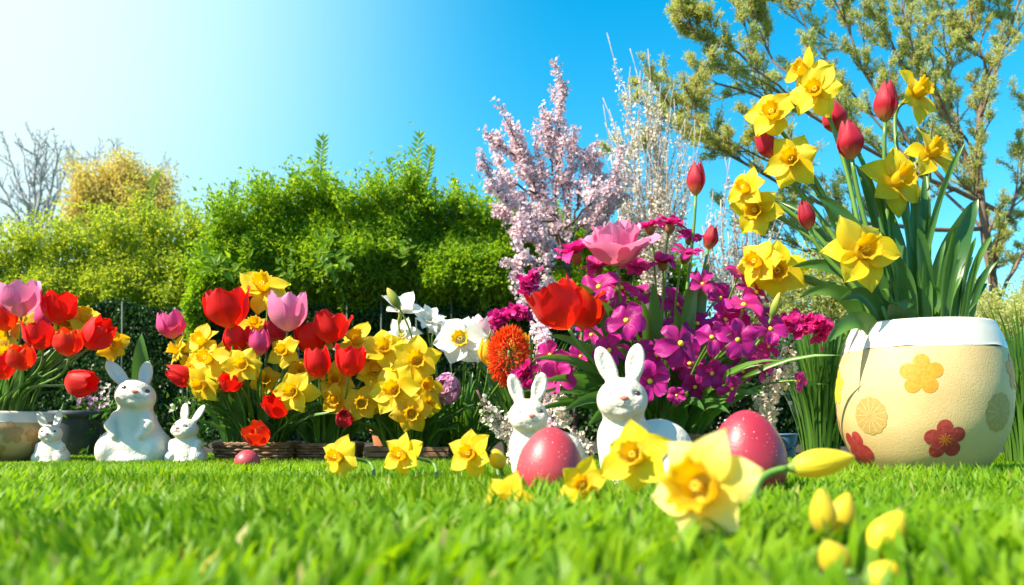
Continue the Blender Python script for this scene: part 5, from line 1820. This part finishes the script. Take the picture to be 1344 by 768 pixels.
# blossom sprigs
gs = 'blossom sprigs'
sprig('cream blossom sprig hanging left of the small rabbit behind the egg', [(626, 512), (640, 540), (662, 562), (684, 592), (702, 622)], 1.75, 2600, .0095, 'whblossom', .0085, gs, leaves=10)
sprig('cream blossom sprig right of the dark red egg, left of the spiky grass', [(1040, 446), (1034, 470), (1020, 500), (1008, 535), (1000, 566)], 1.68, 4200, .0095, 'whblossom', .0105, gs, leaves=14)
sprig('pink-white blossom spray behind the small rabbit, below the cherry', [(696, 385, .5), (706, 420, .4), (714, 455, .3), (718, 500, .3), (726, 560, .3)], 2.1, 2600, .011, 'blossom', .010, gs, leaves=6)
sprig('small cream blossom sprig low between the two right rabbits', [(752, 560), (757, 575), (760, 590), (764, 612)], 1.62, 2600, .009, 'whblossom', .007, gs)
sprig('cream blossom spray low behind the small rabbit, right of its ear', [(728, 500), (736, 530), (742, 560)], 1.80, 2200, .009, 'whblossom', .008, gs)
sprig('strand of small magenta flowers arching left from the bouquet', [(704, 424), (690, 412), (672, 411), (657, 418), (650, 426)], 2.05, 1100, .016, 'magenta', .007, gs, name='flower_strand', cat='flower strand')
sprig('strand of small magenta flowers pointing right towards the big pot', [(1008, 432), (1032, 424), (1058, 424), (1084, 430)], 1.66, 1100, .017, 'magenta', .007, gs, name='flower_strand', cat='flower strand')
sprig('short strand of magenta flowers over the cherry, left of the open red tulip', [(712, 352), (700, 362), (690, 374), (694, 384)], 2.0, 900, .017, 'magenta', .007, gs, name='flower_strand', cat='flower strand')
sprig('short strand of pink-purple flowers left of the small rabbit ear', [(704, 470), (690, 488), (684, 500)], 1.85, 800, .017, 'magenta', .008, gs, name='flower_strand', cat='flower strand')

# ------------------------------------------------------------------ the big pot
gp = 'daffodils in the big pot'
for a in [
    ('yellow daffodil at the very top of the big pot, facing left', 1057, 94, 1.72, 56, (-.75, .25, .35)),
    ('yellow daffodil just below the topmost one in the big pot', 1072, 121, 1.66, 62, (-.5, .1, .75)),
    ('yellow daffodil at the upper left of the big pot, above the tilted bud', 1015, 152, 1.68, 64, (-.45, .25, .8)),
    ('yellow daffodil left of the closed red tulip pair, facing down left', 1040, 210, 1.67, 66, (-.45, -.05, .8)),
    ('yellow daffodil at the far left of the big pot, upper of two', 981, 248, 1.66, 52, (-.8, .15, .5)),
    ('yellow daffodil at the far left of the big pot, lower of two', 994, 276, 1.67, 62, (-.55, -.15, .75)),
    ('yellow daffodil low at the left, behind the drooping one', 996, 345, 1.66, 62, (-.7, .1, .6)),
    ('yellow daffodil drooping low at the left of the big pot', 1020, 356, 1.67, 74, (-.25, -.1, .9)),
    ('yellow daffodil at the top right of the big pot, beside the tallest tulip', 1200, 124, 1.74, 68, (.45, .3, .8)),
    ('yellow daffodil with orange-brown cup tip at the right of the big pot', 1218, 203, 1.72, 70, (.4, .35, .75)),
    ('large yellow daffodil in the middle right of the big pot, facing right', 1174, 239, 1.70, 80, (.35, .15, .9)),
    ('large yellow daffodil lowest in the big pot, facing the camera', 1130, 331, 1.54, 90, (.05, .10, 1))]:
    daffodil(a[0], 'P', *a[1:], group=gp, stem_r=.0042, leaf=1, neckk=.42)
for a in [
    ('tallest closed red tulip in the big pot, beside the top right daffodil', 1163, 134, 1.72, 31, 52, (.02, 1, .08), 'crimson', .42),
    ('closed red tulip behind, upper left of the middle pair', 1095, 155, 1.72, 32, 40, (-.35, .9, .1), 'crimson', .5),
    ('closed red tulip in front, lower right of the middle pair', 1115, 185, 1.64, 34, 50, (-.18, 1, .1), 'crimson', .45),
    ('red tulip bud tilted left under the upper left daffodil', 1006, 191, 1.70, 26, 40, (-.55, .8, .1), 'crimson', .5),
    ('slim pink-red tulip bud low left, above the drooping daffodil', 1058, 282, 1.62, 22, 40, (-.3, .95, .1), 'crimson', .42)]:
    tulip(a[0], 'P', a[1], a[2], a[3], a[4], a[5], a[6], a[7], a[8], group='closed tulips in the big pot', stem_r=.0045, leaf=False, bend=.35)
lp = thing('leaf_clump', 'broad glossy tulip leaves rising from the big pot', 'leaves', BIGPOT + np.array((0, 0, hb * .9)), gc)
for (bx, px, py, y, w, arch) in ((1225, 1283, 262, 1.66, .058, .01), (1250, 1296, 372, 1.62, .036, .01), (1180, 1196, 392, 1.52, .050, .03), (1190, 1142, 300, 1.62, .044, .02), (1170, 1072, 258, 1.66, .040, .03),
                                 (1150, 1082, 452, 1.54, .036, .05), (1140, 1050, 390, 1.58, .032, .05), (1160, 1040, 350, 1.64, .034, .05), (1200, 1180, 270, 1.72, .042, .02), (1210, 1216, 215, 1.72, .026, .01),
                                 (1190, 1150, 250, 1.74, .040, .02), (1180, 1122, 215, 1.76, .030, .03), (1215, 1205, 300, 1.60, .036, .02), (1195, 1165, 330, 1.56, .040, .02), (1170, 1105, 330, 1.58, .036, .04),
                                 (1230, 1240, 330, 1.76, .040, .02), (1220, 1228, 375, 1.60, .034, .02), (1160, 1100, 395, 1.56, .034, .05), (1185, 1100, 160, 1.74, .022, .02), (1205, 1195, 180, 1.76, .022, .01)):
    e = P(px, py, y); r0 = P(bx, 440, BIGPOT[1] + (y - BIGPOT[1]) * .5); r0[2] = hb * .91
    V, F, U = strap_leaf(r0, e, arch, w, G.random(), .45, 16, True)
    mk('leaf', V, F, M['leaf'], lp, U)
strap_clump('narrow daffodil leaves in the big pot', 'P', 26, .10, .22, .014, .22, group=gc, front=.2, bendk=.1)

# ------------------------------------------------------------------ flowers in the foreground grass
gf = 'daffodils in the foreground grass'
daffodil('small yellow daffodil in the lawn facing left, leftmost of the row of three', None, 446, 600, 1.34, 55, (-.45, .10, .85), rootp=spot(492, 0, 1.36), group=gf, leaf=0, stiff=.75, neckk=1.0)
daffodil('small yellow daffodil in the lawn facing left, middle of the row of three', None, 530, 598, 1.30, 57, (-.50, .14, .8), rootp=spot(574, 0, 1.32), group=gf, leaf=0, stiff=.75, neckk=1.0)
daffodil('small yellow daffodil in the lawn, right one of the row of three beside a bud', None, 619, 596, 1.24, 59, (-.4, .15, .88), rootp=spot(656, 0, 1.26), group=gf, leaf=0, stiff=.75, neckk=1.0)
bud('round yellow bud beside the right daffodil of the row of three', None, 653, 602, 1.25, 22, 28, (-.3, .9, .3), 'budyel', rootp=spot(662, 0, 1.27), group=gf)
daffodil('blurred golden daffodil low in the grass left of the pink egg', None, 670, 662, .88, 76, (-.45, .15, .85), rootp=spot(706, 0, .90), group=gf, leaf=0, stiff=.6, neckk=.4, ccol='daff')
daffodil('blurred yellow daffodil in front of the pink egg, facing the camera', None, 764, 638, .90, 63, (-.1, .25, .95), rootp=spot(784, 0, .93), group=gf, leaf=0, stiff=.6, neckk=.4)
daffodil('blurred yellow daffodil covering the chest of the long-eared rabbit', None, 836, 600, .88, 92, (-.5, .25, .8), rootp=spot(890, 0, .90), group=gf, leaf=0, stiff=.75, neckk=.45, ccol='daff')
daffodil('largest blurred pale yellow daffodil with golden trumpet, in front of the dark red egg', None, 926, 640, .60, 138, (-.60, .12, .70), col='paledaff', ccol='corona', rootp=spot(896, 0, .625), group=gf, leaf=0, tr=.40, tl=.30, stiff=.6, neckk=.4, pw=.38)
bud('long yellow bud pointing right beside the big pot', None, 1080, 607, .86, 37, 82, (.97, .17, .1), 'budyel', rootp=spot(985, 0, .84), group=gf, stem_r=.0042, bend=.45)
gbu = 'blurred yellow buds in the near grass'
bud('blurred upright yellow bud, left of the close pair near the right', None, 1080, 672, .60, 34, 62, (-.12, 1, .1), 'budyel', rootp=spot(1088, 0, .61), group=gbu)
bud('blurred upright yellow bud, right of the close pair near the right', None, 1104, 676, .62, 36, 62, (.28, .95, .1), 'budyel', rootp=spot(1094, 0, .625), group=gbu)
bud('blurred yellow bud leaning right at the lower right', None, 1163, 701, .56, 46, 72, (.55, .82, .1), 'budyel', rootp=spot(1128, 0, .565), group=gbu)
bud('blurred golden bud low in the grass, left of the bottom pair', None, 1094, 732, .56, 42, 54, (-.5, .8, .2), 'budyel', rootp=spot(1116, 0, .55), group=gbu)
bud('blurred yellow bud at the bottom edge of the photo, right of the bottom pair', None, 1160, 757, .50, 46, 50, (.35, .75, .4), 'budyel', rootp=spot(1140, 0, .50), group=gbu)
bud('tiny blurred yellow bud low in the grass under the largest daffodil', None, 872, 726, .62, 20, 26, (.1, 1, .1), 'budyel', rootp=spot(872, 0, .625), group=gbu)
bud('small green bud in the lawn between the left and middle daffodil of the row', None, 501, 637, 1.28, 12, 22, (.35, .9, .1), 'budgreen', rootp=spot(494, 0, 1.29), group=gf)
for lab, px, py, y, sz, col in (('fallen pale yellow petal lying in the grass below the pink egg', 741, 702, .68, .026, 'paledaff'),):
    c = P(px, py, y)
    (V, F, U), = star_petals(sz, sz * .7, 1, .3, .7, 5)
    o = mk_at('fallen_petal', V @ rot(10, 0, 200).T + c, F, M[col], c, U); tag(o, lab, 'petal')
for lab, px, py, y in (('small curled brown leaf in the grass at the far left', 13, 722, .66), ('small reddish-brown dead leaf in the grass at the bottom left', 232, 748, .58)):
    c = P(px, py, y)
    V, F, U = strap_leaf(c, c + np.array((.016, .004, .006)), .006, .011, .5, .6, 8, True)
    o = mk_at('dead_leaf', V, F, M['deadleaf'], c, U); tag(o, lab, 'dead leaf')

CLEAR += [(*spot(1128, 0, .48)[:2], .042), (*spot(1165, 0, .44)[:2], .03), (*spot(1090, 0, .53)[:2], .03)]
build_grass()
